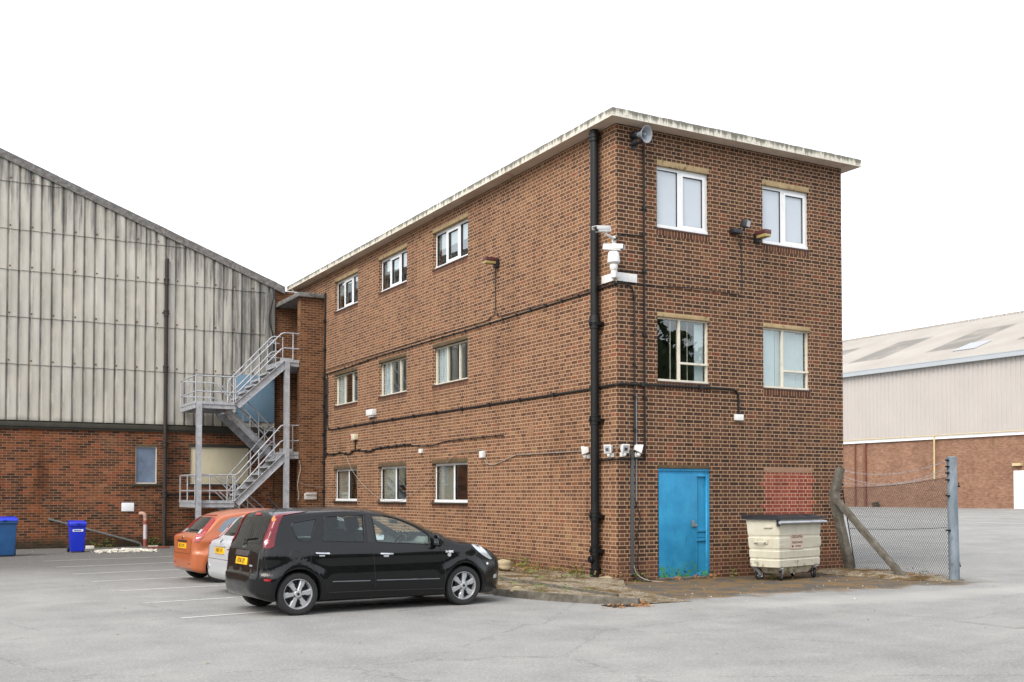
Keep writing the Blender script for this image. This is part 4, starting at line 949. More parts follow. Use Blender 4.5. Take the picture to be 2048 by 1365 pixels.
def vpt(x, dz): return (x, slope(x) + dz)
m = MB(); n = 90
for i in range(n):
    xa = SX0 + (SX1 + .35 - SX0) * i / n; xb = SX0 + (SX1 + .35 - SX0) * (i + 1) / n
    ja, jb = (rng.uniform(-.012, .012) for _ in range(2))
    P = []
    for x in (xa, xb):
        P += [(x, Ys - .10, slope(x)), (x, Ys + .06, slope(x)), (x, Ys + .06, slope(x) + .25 + ja), (x, Ys - .10, slope(x) + .25 + jb * .5)]
    m.add(P, [(0, 1, 5, 4), (1, 2, 6, 5), (2, 3, 7, 6), (3, 0, 4, 7), (0, 3, 2, 1), (4, 5, 6, 7)])
PT(shed, m.build('verge_trim', M_VERGE, merge=False))
m = MB(); m.face([(SX0, Ys, slope(SX0) + .2), (SX1 + .3, Ys, slope(SX1 + .3) + .2), (SX1 + .3, Ys + 45, slope(SX1 + .3) + .2), (SX0, Ys + 45, slope(SX0) + .2)])
m.face([(SX0, Ys, slope(SX0) + .16), (SX0, Ys + 45, slope(SX0) + .16), (SX1 + .3, Ys + 45, slope(SX1 + .3) + .16), (SX1 + .3, Ys, slope(SX1 + .3) + .16)])
PT(shed, m.build('roof', M_VERGE, fix=False))
wm = MB(); wx0, wx1, wz0, wz1 = -5.31, -4.66, 1.965, 3.19
for b in ((wx0, wx0 + .03, wz0, wz1 - .05), (wx1 - .03, wx1, wz0, wz1 - .05), (wx0 + .03, wx1 - .03, wz0, wz0 + .03), (wx0 + .03, wx1 - .03, wz1 - .08, wz1 - .05)): wm.box(b[0], b[1], Ys + .07, Ys + .12, b[2], b[3])
wo_ = PT(shed, wm.build('window', M_CREAM, label='narrow obscured shed window with a blue grey pane'))
m = MB(); m.box(wx0 + .031, wx1 - .031, Ys + .095, Ys + .105, wz0 + .031, wz1 - .081); m.build('pane', M_FROST_BLUE, wo_)
m = MB(); m.box(-5.44, -4.53, Ys - .05, Ys + .09, 1.90, 1.962); m.build('sill', M_LEDGE, wo_, bevel=.006)
m = MB(); m.box(wx0, wx1, Ys + .012, Ys + .14, wz1 - .048, wz1 - .001); m.build('lintel', M_LINTEL_DK, wo_)
m = MB(); m.box(-3.625, -1.74, Ys + .06, Ys + .1, 1.975, 3.15); PT(shed, m.build('boarded_window', M_BOARD, bevel=.004))
m = MB(); m.box(-3.7, -1.66, Ys - .03, Ys + .055, 1.91, 1.968); PT(shed, m.build('sill', M_LEDGE)); m = MB(); m.box(-3.7, -1.66, Ys + .01, Ys + .1, 3.152, 3.25); PT(shed, m.build('lintel', M_LEDGE))
m = MB(); m.box(-2.2, -.935, Ys - .12, Ys - .08, 4.02, 5.55); m.box(-1.50, -1.49, Ys - .124, Ys - .1201, 4.02, 5.55); PT(shed, m.build('blue_panel', M_BLUEPANEL, bevel=.003))
m = MB(); m.box(-1.25, -.93, Ys - .075, Ys - .03, 3.8, 8.35); m.box(-.96, -.925, Ys - .1, Ys + .3, 3.8, 8.4); PT(shed, m.build('corner_flashing', M_CLAD))
m = MB(); m.lathe([(.05, -.005), (.05, .0), (.03, .001)], Matrix.Translation((-7.95, Ys + .018, 1.47)) @ Matrix.Rotation(pi / 2, 4, 'X'), 12); PT(shed, m.build('vent_hole', M_SEAL))
# pipes on the shed
m = MB(); m.tube([(-4.445, Ys - .13, .0), (-4.44, Ys - .13, 8.93), (-4.43, Ys - .13, 9.1)], .06, 14); bp = m.build('brown_downpipe', M_BROWNPIPE)
tag(bp, 'rusty brown rainwater pipe standing against the shed gable', 'pipe')
for z in (8.35, 7.35, 5.58, 3.2, 1.62):
    m = MB(); T = Matrix.Translation((-4.445, Ys - .13, z)); m.lathe([(.061, -.1), (.075, -.09), (.075, .06), (.088, .07), (.088, .11), (.061, .12)], T, 14); m.box(-4.56, -4.33, Ys - .07, Ys - .03, z, z + .05); m.build('collar', M_BROWNPIPE, bp)
m = MB(); m.tube([(-4.4, Ys - .09, 1.62), (-3.7, Ys - .07, 1.63), (-2.9, Ys - .07, 1.62), (-2.7, Ys - .07, 1.58), (-2.65, Ys - .07, 1.45), (-2.65, Ys - .07, .3)], .035, 8); tag(m.build('branch_pipe', M_BLACKPIPE), 'thin dark pipe branching right from the rusty rainwater pipe', 'pipe')
m = MB(); m.tube(smooth_path([(-5.16, Ys - .03, 1.02), (-5.14, Ys - .12, 1.04), (-5.06, Ys - .16, 1.0), (-5.03, Ys - .16, .88), (-5.03, Ys - .16, .75)], 4), .062, 14)
sp = m.build('soil_pipe', plain('pinkish_clay', S(176, 140, 124, .85), .7, vary=.25, scale=8)); tag(sp, 'short pink and white soil pipe coming out of the shed wall', 'pipe')
m = MB(); m.tube([(-5.03, Ys - .16, .76), (-5.03, Ys - .16, .22)], .06, 14); m.build('white_section', plain('grey_white_pipe', S(188, 180, 182, .9), .5, vary=.08), sp)
m = MB(); m.tube([(-5.03, Ys - .16, .24), (-5.03, Ys - .16, .0)], .064, 14); m.tube([(-5.03, Ys - .16, .7), (-5.03, Ys - .16, .82)], .07, 14); m.build('red_section', plain('red_pipe', S(140, 70, 58, .85), .7, vary=.2, scale=9), sp)
m = MB(); m.tube([(-7.82, Ys - .06, .885), (-7.75, Ys - .07, .87), (-5.3, Ys - .09, .15), (-5.17, Ys - .09, .1), (-5.12, Ys - .09, .0)], .034, 10); tag(m.build('sloping_pipe', plain('grey_waste_pipe', S(98, 100, 98, .85), .55, vary=.2)), 'grey waste pipe sloping down the shed wall behind the small blue bin', 'pipe')
m = MB(); m.box(-5.715, -5.345, Ys - .01, Ys + .018, 1.105, 1.37); tag(m.build('blank_sign', M_WHITEPAINT, bevel=.004), 'blank white sign on the red brick below the shed window', 'sign')
m = MB(); m.box(-6.85, -6.62, 17.75, 17.87, .0, .095); tag(m.build('white_block', M_RUBBLE, bevel=.012), 'pale concrete block lying at the wall beside the small blue bin', 'block')
m = MB(); m.box(-5.2, -4.55, 17.1, 17.24, .0, .06); pl_ = m.build('red_plank', plain('red_brown_plank', S(132, 70, 54, .8), .8, vary=.3, scale=9), bevel=.006); tag(pl_, 'short red plank on the ground at the foot of the rainwater pipe', 'plank')
m = MB(); m.box(-5.18, -4.9, 17.1, 17.16, .061, .09); tag(m.build('white_offcut', M_RUBBLE), 'thin white offcut lying on the red plank', 'offcut')
m = MB(); rng = random.Random(5)
for i in range(150):
    a = rng.uniform(0, 1); x = -6.85 + 1.55 * a + rng.gauss(0, .06); y = 15.85 + rng.gauss(0, .3); h = .09 * max(0, 1 - ((a - .5) / .55) ** 2) * max(.1, 1 - abs(y - 15.85) / .5)
    R = Matrix.Translation((x, y, max(.012, h * rng.uniform(.3, 1)))) @ Matrix.Rotation(rng.uniform(0, 6), 4, 'Z') @ Matrix.Rotation(rng.uniform(-.7, .7), 4, 'X')
    s1, s2, s3 = rng.uniform(.02, .10), rng.uniform(.015, .05), rng.uniform(.006, .02); m.box(-s1, s1, -s2, s2, -s3, s3, M=R)
tag(m.build('rubble_heap', M_RUBBLE, merge=False), 'low heap of broken white plaster on the asphalt near the blue bin', 'rubble')

# ---- wheeled bins
def wheelie(loc, wd, dp, ht, body, lid, label, name='wheelie_bin', sticker=False):
    t = thing(name, label, 'bin', loc, .0, 'blue wheeled bins by the shed')
    m = MB(); zt = ht * .9
    B = [(-wd * .42, -dp * .40), (wd * .42, -dp * .40), (wd * .42, dp * .34), (-wd * .42, dp * .34)]; T = [(-wd * .49, -dp * .5), (wd * .49, -dp * .5), (wd * .49, dp * .48), (-wd * .49, dp * .48)]
    m.add([(x, y, .03) for x, y in B] + [(x, y, zt) for x, y in T], [(3, 2, 1, 0), (0, 1, 5, 4), (1, 2, 6, 5), (2, 3, 7, 6), (3, 0, 4, 7), (4, 5, 6, 7)]); m.build('body', body, t, bevel=.02, seg=3)
    m = MB(); m.box(-wd * .53, wd * .53, -dp * .55, dp * .52, zt - .07, zt - .002); m.build('rim', body, t, bevel=.012)
    m = MB(); z0, z1 = zt, ht
    m.add([(-wd * .54, -dp * .58, z0), (wd * .54, -dp * .58, z0), (wd * .54, dp * .55, z0), (-wd * .54, dp * .55, z0), (-wd * .5, -dp * .52, z1 - .03), (wd * .5, -dp * .52, z1 - .03), (wd * .5, dp * .5, z1), (-wd * .5, dp * .5, z1)],
          [(3, 2, 1, 0), (4, 5, 6, 7), (0, 1, 5, 4), (1, 2, 6, 5), (2, 3, 7, 6), (3, 0, 4, 7)])
    ld = m.build('lid', lid, t, bevel=.014, seg=3)
    m = MB(); m.box(-.05, .05, -dp * .62, -dp * .58, zt - .0, zt + .03); m.build('lid_catch', lid, ld, bevel=.004)
    m = MB(); m.tube([(-wd * .4, dp * .6, zt), (wd * .4, dp * .6, zt)], .016, 8); m.build('handle', body, t)
    for s_ in (-1, 1):
        m = MB(); m.lathe([(.0, -.03), (.09, -.03), (.1, -.02), (.1, .02), (.09, .03), (.0, .03)], Matrix.Translation((s_ * wd * .47, dp * .42, .1)) @ Matrix.Rotation(pi / 2, 4, 'Y'), 18); m.build('wheel', M_RUBBER, t)
    if sticker:
        yy = -dp * .478; m = MB(); m.box(-wd * .33, wd * .33, yy - .006, yy - .002, zt * .735, zt * .815); st = m.build('label', M_WHITEPAINT, t)
        m = MB(); m.box(-wd * .27, wd * .2, yy - .009, yy - .0065, zt * .76, zt * .79); m.build('label_print', plain('blue_print', S(60, 80, 160), .6, vary=.5, scale=60), st)
    return t
wheelie((-7.33, 16.0, 0), .42, .48, .89, M_BIN_BLUE, M_BIN_BLUE, 'small bright blue wheelie bin with a white label', sticker=True)
wheelie((-9.29, 14.85, 0), .62, .66, 1.04, M_BIN_STEEL, M_BIN_BLUE, 'larger steel blue wheelie bin with a bright blue lid')

# ================================================================== FIRE ESCAPE
fe = thing('fire_escape', 'galvanised steel fire escape stair climbing between the shed and the brick fin', 'stair', (-2.6, 16.4, 0))
FE = lambda o: PT(fe, o)
LW, MID, UP, TOP = 1.42, 2.94, 4.42, 5.84
YF, YM, YB = 16.38, 17.38, 18.42
def hbeam(name, x, y, z0, z1):
    m = MB(); m.box(x - .075, x + .075, y - .075, y - .063, z0, z1); m.box(x - .075, x + .075, y + .063, y + .075, z0, z1); m.box(x + .045, x + .06, y - .063, y + .063, z0, z1)
    for z in (z1 - .08, z1 - .16, 3.0, 2.92, 1.38, 1.3):
        for dx in (-.03,):
            if z < z1: m.box(x + dx - .012, x + dx + .012, y - .086, y - .0749, z - .012, z + .012)
    m.box(x - .12, x + .12, y - .12, y + .12, .0, .015); FE(m.build(name, M_GALV))
hbeam('post', -3.9, YF - .08, 0, UP - .0); hbeam('post', -1.2, YF - .08, 0, TOP)
def landing(x0, x1, y0, y1, z, name='landing'):
    m = MB(); m.box(x0, x1, y0, y0 + .06, z - .19, z - .05); m.box(x0, x1, y1 - .06, y1, z - .19, z - .05); m.box(x0, x0 + .06, y0 + .0601, y1 - .0601, z - .19, z - .05); m.box(x1 - .06, x1, y0 + .0601, y1 - .0601, z - .19, z - .05)
    m.box(x0 - .01, x1, y0 - .015, y0 + .01, z - .05, z + .03); m.box(x0 - .015, x0 + .01, y0 + .011, y1, z - .05, z + .03)
    m.box(x0 - .02, x1, y0 - .03, y0 - .001, z - .185, z - .175); m.box(x0 - .02, x1, y0 - .03, y0 - .001, z - .06, z - .05)
    o = FE(m.build(name, M_GALV))
    m = MB(); m.box(x0 + .01, x1 - .002, y0 + .012, y1 - .002, z - .05, z - .02); m.build('deck', M_GALV, o)
landing(-4.0, -2.8, YF, YB, LW, 'landing'); landing(-4.0, -2.8, YF, YB, UP, 'landing')
landing(-1.24, -.78, YF, YB, MID, 'landing'); landing(-1.24, -.78, YF, YB, TOP, 'landing')
m = MB(); 
for z in (MID, TOP): m.box(-.78, -.01, 16.62, 18.6, z - .15, z - .03)
FE(m.build('deck_slab', M_GALV))
m = MB(); m.box(-1.2, -.77, 17.0, 17.02, TOP, TOP + .15); m.box(-1.2, -.77, 17.0, 17.02, MID, MID + .15); FE(m.build('kick_plate', M_GALV))
def flight(x0, z0, x1, z1, ya, yb, nt=7):
    a0, a1 = Vector((x0, 0, z0)), Vector((x1, 0, z1)); d = (a1 - a0).normalized(); nrm = Vector((-d.z, 0, d.x)); nrm = nrm if nrm.z > 0 else -nrm
    for y in (ya, yb):
        s_ = 1 if y == ya else -1; o = Vector((0, y, 0)) - nrm * .09
        m = MB(); m.beam(a0 + o, a1 + o, .012, .2, up=(0, 0, 1)); m.beam(a0 + o + nrm * .1 - Vector((0, s_ * .03, 0)), a1 + o + nrm * .1 - Vector((0, s_ * .03, 0)), .06, .012); m.beam(a0 + o - nrm * .1 - Vector((0, s_ * .03, 0)), a1 + o - nrm * .1 - Vector((0, s_ * .03, 0)), .06, .012)
        for k in range(1, 7):
            c = a0 + (a1 - a0) * (k / 7) + o; m.box(c.x - .012, c.x + .012, y - s_ * .012, y + s_ * .0 , c.z - .012, c.z + .012)
        FE(m.build('stringer', M_GALV))
    for k in range(1, nt):
        c = a0 + (a1 - a0) * (k / nt); m = MB(); sx = 1 if x1 > x0 else -1
        m.box(c.x - .11, c.x + .13, ya + .012, yb - .012, c.z - .02, c.z + .01); m.box(c.x - .12 * sx - .008, c.x - .12 * sx + .008, ya + .012, yb - .012, c.z - .05, c.z + .012)
        m.add([(c.x - .1, ya + .014, c.z - .021), (c.x + .12, ya + .014, c.z - .021), (c.x + .12 * (1 if sx > 0 else -.8), ya + .014, c.z - .16)], [(0, 1, 2)]); m.add([(c.x - .1, yb - .014, c.z - .021), (c.x + .12, yb - .014, c.z - .021), (c.x + .12 * (1 if sx > 0 else -.8), yb - .014, c.z - .16)], [(2, 1, 0)])
        FE(m.build('tread', M_GALV))
flight(-2.8, LW, -1.22, MID, YF, YM - .06); flight(-2.8, UP, -1.22, TOP, YF, YM - .06)
flight(-1.26, MID, -2.82, UP, YM + .04, YB - .02); flight(-1.1, .0, -2.82, LW, YM + .04, YB - .02)
def rail(paths, ups, name='handrail', r=.021):
    """paths: polylines; ups: (x, y, zlow, zhigh) uprights"""
    m = MB()
    for p in paths: m.tube(p, r, 8)
    for x, y, a, b in ups: m.tube([(x, y, a), (x, y, b)], r * .95, 8)
    return FE(m.build(name, M_GALV))
HR, HM = .80, .32
def lrails(z):
    y = YF - .01
    P = []
    for h in (HR, HM):
        P.append([(-3.98, y, z + h), (-3.98, YB, z + h), (-3.0, YB, z + h), (-2.87, YB, z + h - .03), (-2.45, YB, z + h - .45)] if h == HR else [(-3.98, y, z + h), (-3.98, YB, z + h), (-3.0, YB, z + h), (-2.87, YB, z + h - .03), (-2.6, YB, z + h - .3)])
        P.append([(-3.98, y, z + h), (-2.78, y, z + h)])
    rail(P, [(-3.98, y, z, z + HR), (-3.98, (y + YB) / 2, z, z + HR), (-3.98, YB, z, z + HR), (-3.05, YB, z, z + HR), (-2.84, y, z, z + HR)])
lrails(LW); lrails(UP)
def frails(x0, z0, x1, z1, y, ext=0.0, start=True):
    P = []; k = (z1 - z0) / (x1 - x0)
    for h in (HR, HM):
        p = [(x0 - .12, y, z0 + h), (x0 + .02, y, z0 + h + .0), (x0 + .12, y, z0 + h + .06)] if start else [(x0 + .02, y, z0 + h - .3), (x0 + .03, y, z0 + h - .05), (x0 + .12, y, z0 + h + .07)]
        p += [(x1 - .1, y, z1 + h + .02), (x1 + .0, y, z1 + h + .06)]
        if ext: p += [(x1 + ext, y, z1 + h + .06)]
        P.append(p)
    U = [(x0 + .02, y, z0, z0 + HR + (0 if start else -.1)), (x0 + .75, y, z0 + .75 * k, z0 + .75 * k + HR)]
    U += [(x1 + .02, y, z1 - .05, z1 + HR)] if not ext else [(x1 + .28, y, z1, z1 + HR + .05)]
    rail(P, U)
frails(-2.8, UP, -1.26, TOP, YF - .01, .48); frails(-2.8, UP, -1.3, TOP, YM - .07, .2, False)
frails(-2.8, LW, -1.26, MID, YF - .01, .48); frails(-2.8, LW, -1.3, MID, YM - .07, .0, False)
def drails(x0, z0, x1, z1, y, ext):
    P = []; k = (z1 - z0) / (x1 - x0)
    for h in (HR, HM): P.append(([(x0 + ext, y, z0 + h)] if ext else []) + [(x0 + .05, y, z0 + h), (x0 - .1, y, z0 + h + .06), (x1, y, z1 + h - .02)])
    rail(P, [(x0 - .02, y, z0, z0 + HR), (x0 - .5, y, z0 - .5 * k, z0 - .5 * k + HR), (x0 - 1.0, y, z0 - 1.0 * k, z0 - 1.0 * k + HR)])
drails(-1.26, MID, -2.75, UP, YM + .03, .0); drails(-1.26, MID, -2.75, UP, YB - .01, .48)
drails(-1.1, .0, -2.75, LW, YM + .03, .0); drails(-1.1, 0, -2.75, LW, YB - .01, .0)
rail([[(-.8, 18.4, TOP + HR), (-1.2, 18.4, TOP + HR)], [(-.8, 18.4, TOP + HM), (-1.2, 18.4, TOP + HM)], [(-1.2, 18.4, TOP + HR), (-1.2, YM + .05, TOP + HR)], [(-1.2, 18.4, TOP + HM), (-1.2, YM + .05, TOP + HM)]], [(-1.2, 18.4, TOP, TOP + HR), (-1.2, YM + .1, TOP, TOP + HR)])
cable('cable', smooth_path([(-1.0, Ys - .12, 8.5), (-.98, Ys - .14, 8.2), (-1.05, Ys - .14, 7.9), (-1.12, Ys - .14, 7.4), (-1.0, Ys - .14, 6.9), (-.98, Ys - .14, 6.4)], 4), .028, M_CABLE, 'black cable bundle hanging down the right end of the shed gable')
cable('cable', smooth_path([(-.55, Ys - .3, 8.75), (-.5, 18.0, 8.4), (-.6, 17.2, 8.1), (-.7, 16.9, 8.02)], 4), .012, M_WCABLE, 'white cable looping from the shed roof edge onto the canopy')

# ================================================================== TRADE WASTE BIN
tb = thing('trade_waste_bin', 'dirty cream trade waste bin with black lid on four castors', 'bin', (2.69, -1.35, 0), radians(13.8))
L_, D_ = 1.5, .68
m = MB()
def ringb(z, ex):
    k = (z - .25) / .9; x0, x1, y0, y1 = -.012 * k - ex, L_ + .03 * k + ex, -.01 * k - ex, D_ - .08 * (1 - k) + ex
    c = .05; return [(x0 + c, y0, z), (x1 - c, y0, z), (x1, y0 + c, z), (x1, y1, z), (x0, y1, z), (x0, y0 + c, z)]
zs = [(.245, -.03), (.26, .0), (.385, .004), (.40, -.007), (.42, -.007), (.435, .002), (.555, .004), (.57, -.007), (.60, -.007), (.615, .0), (.80, .004), (.815, -.007), (.845, -.007), (.86, .0), (1.10, .004), (1.13, .012), (1.16, .012)]
R_ = [ringb(z, e) for z, e in zs]
for a, b in zip(R_, R_[1:]):
    for i in range(6): j = (i + 1) % 6; m.face([a[i], a[j], b[j], b[i]])
m.face(list(reversed(R_[0]))); m.face(R_[-1]); m.build('body', M_BINPAINT, tb, bevel=0)
m = MB(); m.add([(.25, .1, .12), (1.2, .1, .12), (1.2, .5, .12), (.25, .5, .12), (.15, .05, .247), (1.3, .05, .247), (1.3, .56, .247), (.15, .56, .247)], [(3, 2, 1, 0), (0, 1, 5, 4), (1, 2, 6, 5), (2, 3, 7, 6), (3, 0, 4, 7)]); m.build('sump', M_BINPAINT, tb, bevel=.02)
m = MB(); nx, ny = 36, 12; V = []
for j in range(ny + 1):
    for i in range(nx + 1):
        x = -.06 + (L_ + .12) * i / nx; y = -.05 + (D_ + .1) * j / ny
        u, v = i / nx, j / ny; e = min(u, 1 - u) * nx / 3; f = min(v, 1 - v) * ny / 2.5
        z = 1.185 + .05 * min(1, e) * min(1, f) ** .6 + .01 * sin(pi * v)
        if any(abs(u - c) < .03 for c in (.28, .42, .60, .74)) and v < .5: z -= .02 * (1 - v)
        if any(abs(u - c) < .055 for c in (.35, .67)) and v < .3: z -= .022
        V.append((x, y, z))
F_ = [(j * (nx + 1) + i, j * (nx + 1) + i + 1, (j + 1) * (nx + 1) + i + 1, (j + 1) * (nx + 1) + i) for j in range(ny) for i in range(nx)]
m.add(V, F_, 0, True); m.box(-.075, L_ + .075, -.065, -.045, 1.155, 1.2); m.box(-.075, -.055, -.0449, D_ + .06, 1.155, 1.2); m.box(L_ + .055, L_ + .075, -.0449, D_ + .06, 1.155, 1.2); m.box(-.075, L_ + .075, D_ + .0601, D_ + .08, 1.155, 1.22)
m.add([(-.09, D_ - .1, 1.2), (-.09, D_ + .1, 1.2), (.05, D_ + .1, 1.24), (.05, D_ - .1, 1.24)], [(0, 1, 2, 3)])
m.build('lid', M_BLACKPL, tb, merge=False, angle=40)
m = MB(); m.tube([(-.06, -.085, 1.095), (L_ + .07, -.085, 1.095)], .024, 12); m.box(-.02, L_ + .03, -.07, -.015, 1.1, 1.13); m.build('lifting_bar', M_GALV, tb)
m = MB(); m.box(-.035, .05, -.03, .0, 1.03, 1.15); m.build('bracket', M_BLACKPL, tb)
m = MB(); m.tube([(-.035, .24, .74), (-.075, .27, .725), (-.075, .45, .725), (-.035, .48, .74)], .014, 8); m.box(-.03, -.006, .2, .3, .70, .78); m.box(-.03, -.006, .43, .52, .70, .78); m.build('side_handle', M_BINPAINT, tb)
m = MB(); m.box(-.04, -.006, .1, .28, 1.0, 1.025)
for z in (.66, .74): m.box(.06, .2, -.014, -.004, z, z + .03); m.box(L_ - .16, L_ - .02, -.014, -.004, z, z + .03)
m.box(.05, .21, -.008, -.002, .63, .80); m.box(L_ - .17, L_ - .01, -.008, -.002, .63, .80); m.build('rib', M_BINPAINT, tb)
for (cx, cy, ang) in ((.18, .06, .5), (1.36, .06, .9), (.12, .55, -.4), (1.34, .55, .3)):
    m = MB(); Rz = Matrix.Translation((cx, cy, 0)) @ Matrix.Rotation(ang, 4, 'Z')
    m.box(-.07, .07, -.055, .055, .232, .246, M=Rz); m.lathe([(.035, .2), (.04, .232)], Rz, 12)
    for s_ in (-1, 1): m.add([Rz @ Vector(p) for p in [(-.05, s_ * .035, .205), (.04, s_ * .035, .205), (.075, s_ * .035, .085), (.045, s_ * .035, .085), (-.05, s_ * .04, .205), (.04, s_ * .04, .205), (.075, s_ * .04, .085), (.045, s_ * .04, .085)]], [(0, 1, 2, 3), (7, 6, 5, 4), (0, 4, 5, 1), (1, 5, 6, 2), (2, 6, 7, 3), (3, 7, 4, 0)])
    c_ = m.build('castor', M_GALV, tb)
    Rw = Rz @ Matrix.Translation((.06, 0, .1)) @ Matrix.Rotation(pi / 2, 4, 'X')
    m = MB(); m.lathe([(.068, -.022), (.095, -.022), (.1, -.012), (.1, .012), (.095, .022), (.068, .022)], Rw, 24, 0, closed=True); m.build('tyre', M_RUBBER, c_)
    m = MB(); m.lathe([(.0, -.026), (.02, -.026), (.025, -.016), (.05, -.012), (.066, -.02), (.067, .02), (.05, .012), (.025, .016), (.02, .026), (.0, .026)], Rw, 24, 0); m.build('rim', M_CHROME, c_)
lb = MB(); lb.box(.42, .86, -.0125, -.006, .595, .875); lbo = lb.build('label', M_LABEL, tb)
for body, sz, z, xs_ in (('GEDLING', .078, .825, 1.15), ('TRADE WASTE', .056, .712, 1.0), ('0115 9013618', .04, .642, .85)):
    text_mesh(body, sz, frame_M((.64 if sz > .045 else .67, -.0135, z), (1, 0, 0), (0, 0, 1)), M_LABELINK, 'lettering', lbo, .001, xs_, .0012)
m = MB(); m.box(.455, .51, -.0145, -.0126, .624, .642); m.box(.448, .517, -.0145, -.0126, .65, .66); m.box(.47, .495, -.0145, -.0126, .6421, .6499); m.build('telephone_symbol', M_LABELINK, lbo)

# ================================================================== CHAIN LINK FENCE
fn = thing('chain_link_fence', 'sagging chain link fence panel between a leaning concrete post and a steel post', 'fence', (6.2, -1, 0))
FN = lambda o: PT(fn, o)
m = MB(); A, Kn, Tp = Vector((5.64, -.35, .02)), Vector((5.195, -.35, 1.68)), Vector((5.345, -.36, 2.19))
def taper(m, a, b, wa, wb, d):
    v = []
    for p, wd in ((a, wa), (b, wb)): v += [p + Vector((-wd, -d, 0)), p + Vector((wd, -d, 0)), p + Vector((wd, d, 0)), p + Vector((-wd, d, 0))]
    m.add(v, [(3, 2, 1, 0), (4, 5, 6, 7), (0, 1, 5, 4), (1, 2, 6, 5), (2, 3, 7, 6), (3, 0, 4, 7)])
taper(m, A, Kn + Vector((.0, 0, -.2)), .09, .075, .075); taper(m, Kn + Vector((0, 0, -.2)), Kn, .075, .085, .075); taper(m, Kn, Tp - Vector((0, 0, .04)), .085, .07, .07); taper(m, Tp - Vector((0, 0, .04)), Tp, .07, .045, .05)
FN(m.build('concrete_post', M_OLDCONC, bevel=.006, label='leaning cranked concrete post mottled with lichen'))
m = MB(); m.beam((5.14, -.45, 1.52), (5.31, -2.06, -.04), .11, .11); FN(m.build('strut', M_OLDCONC, bevel=.005, label='sloping concrete brace propping the leaning post'))
m = MB(); sx, sy = 5.745, -2.81
m.lathe([(.098, 0), (.098, .3), (.094, 1.2), (.09, 2.0), (.092, 2.28), (.097, 2.33), (.0, 2.345)], Matrix.Translation((sx, sy, 0)) @ Matrix.Rotation(radians(-1.2), 4, 'Y'), 24)
stp = FN(m.build('steel_post', M_GPOST))
m = MB()
for z in (2.27, 2.15, 2.03, 1.9, 1.6, .95): m.box(sx - .17, sx - .09, sy - .02, sy + .05, z - .014, z + .014)
for z in (1.78, .28): m.box(sx + .06, sx + .15, sy - .03, sy + .0, z - .02, z + .012); m.tube([(sx + .125, sy - .02, z - .01), (sx + .125, sy - .02, z + .07)], .01, 6)
m.build('hinge_pin', M_BLACKPIPE, stp)
m = MB(); m.lathe([(.16, 0), (.14, .03), (.09, .035)], Matrix.Translation((sx + .02, sy, 0)), 14); m.build('footing', M_OLDCONC, stp)
BL, TL, BR, TR = Vector((5.76, -.38, .08)), Vector((5.40, -.38, 1.76)), Vector((sx + .02, sy + .1, .05)), Vector((sx - .03, sy + .1, 1.95))
def bil(u, v):
    p = (BL * (1 - u) + BR * u) * (1 - v) + (TL * (1 - u) + TR * u) * v
    return p + Vector((0, 0, -.05 * 4 * u * (1 - u) * v)) + Vector((.03 * sin(pi * u) * sin(pi * v), 0, 0))
nu, nv = 46, 23; m = MB(); rw = .0033
def wire(i0, sgn):
    P = []; i = i0; prevp = None
    for j in range(nv + 1):
        u = (i0 + sgn * j) / nu
        if -1e-6 <= u <= 1 + 1e-6: P.append(bil(min(1, max(0, u)), j / nv) + Vector((.004 * (1 if (j % 2) else -1) * sgn, 0, 0)))
    if len(P) > 1: m.tube(P, rw, 4, cap=False)
for i in range(-nv, nu + 1): wire(i, 1)
for i in range(0, nu + nv + 1): wire(i, -1)
FN(m.build('chain_link_mesh', plain('dark_fence_wire', S(70, 74, 76, .85), .6, .3, vary=.2), merge=False))
m = MB(); m.tube([bil(0, .02) + Vector((-.02, 0, 0)), bil(0, .98) + Vector((-.02, 0, 0))], .012, 6); m.tube([bil(u / 12, 1) for u in range(13)], .006, 5); m.tube([bil(u / 12, .5) for u in range(13)], .005, 5)
FN(m.build('stretcher_wire', M_BLACKPIPE))
for zl, zr, sag in ((2.12, 2.27, .16), (2.0, 2.15, .24), (1.86, 2.03, .12), (1.6, 1.65, .22)):
    a, b = Vector((5.40 if zl > 1.7 else 5.36, -.38, zl)), Vector((sx - .1, sy + .03, zr)); m = MB(); P = [a.lerp(b, t / 16) - Vector((0, 0, sag * 4 * (t / 16) * (1 - t / 16))) for t in range(17)]; m.tube(P, .0035, 4)
    if zl > 1.7:
        for k in range(1, 26):
            c = a.lerp(b, k / 26) - Vector((0, 0, sag * 4 * (k / 26) * (1 - k / 26))); m.tube([c + Vector((.0, -.02, .025)), c - Vector((0, -.02, .025))], .003, 3); m.tube([c + Vector((.02, .0, -.025)), c - Vector((.02, 0, -.025))], .003, 3)
    FN(m.build('barbed_wire', M_GALV if zl > 1.7 else M_RUST))

# ================================================================== FAR WAREHOUSE
wh = thing('warehouse', 'long pale clad warehouse with brick base and patchy ribbed roof across the yard', 'warehouse', (60, 45, .58))
WHp = lambda o: PT(wh, o); WX = 60.0; wy0, wy1 = 8.0, 96.0
m = MB(); m.face([(WX, wy1, .3), (WX, wy0, .3), (WX, wy0, 6.06), (WX, wy1, 6.06)])
m.face([(WX, wy0, .3), (WX + 30, wy0, .3), (WX + 30, wy0, 11.9), (WX, wy0, 11.9)]); WHp(m.build('brick_wall', M_BRICK_FAR, fix=False))
m = MB(); y = wy0; x0 = WX - .06
while y < wy1:
    for (a, b, d0, d1) in ((0, .03, 0, -.05), (.03, .20, -.05, -.05), (.20, .23, -.05, 0), (.23, .41, 0, 0)):
        m.face([(x0 + d0, y + a, 6.2), (x0 + d1, y + b, 6.2), (x0 + d1, y + b, 11.95), (x0 + d0, y + a, 11.95)])
    y += .41
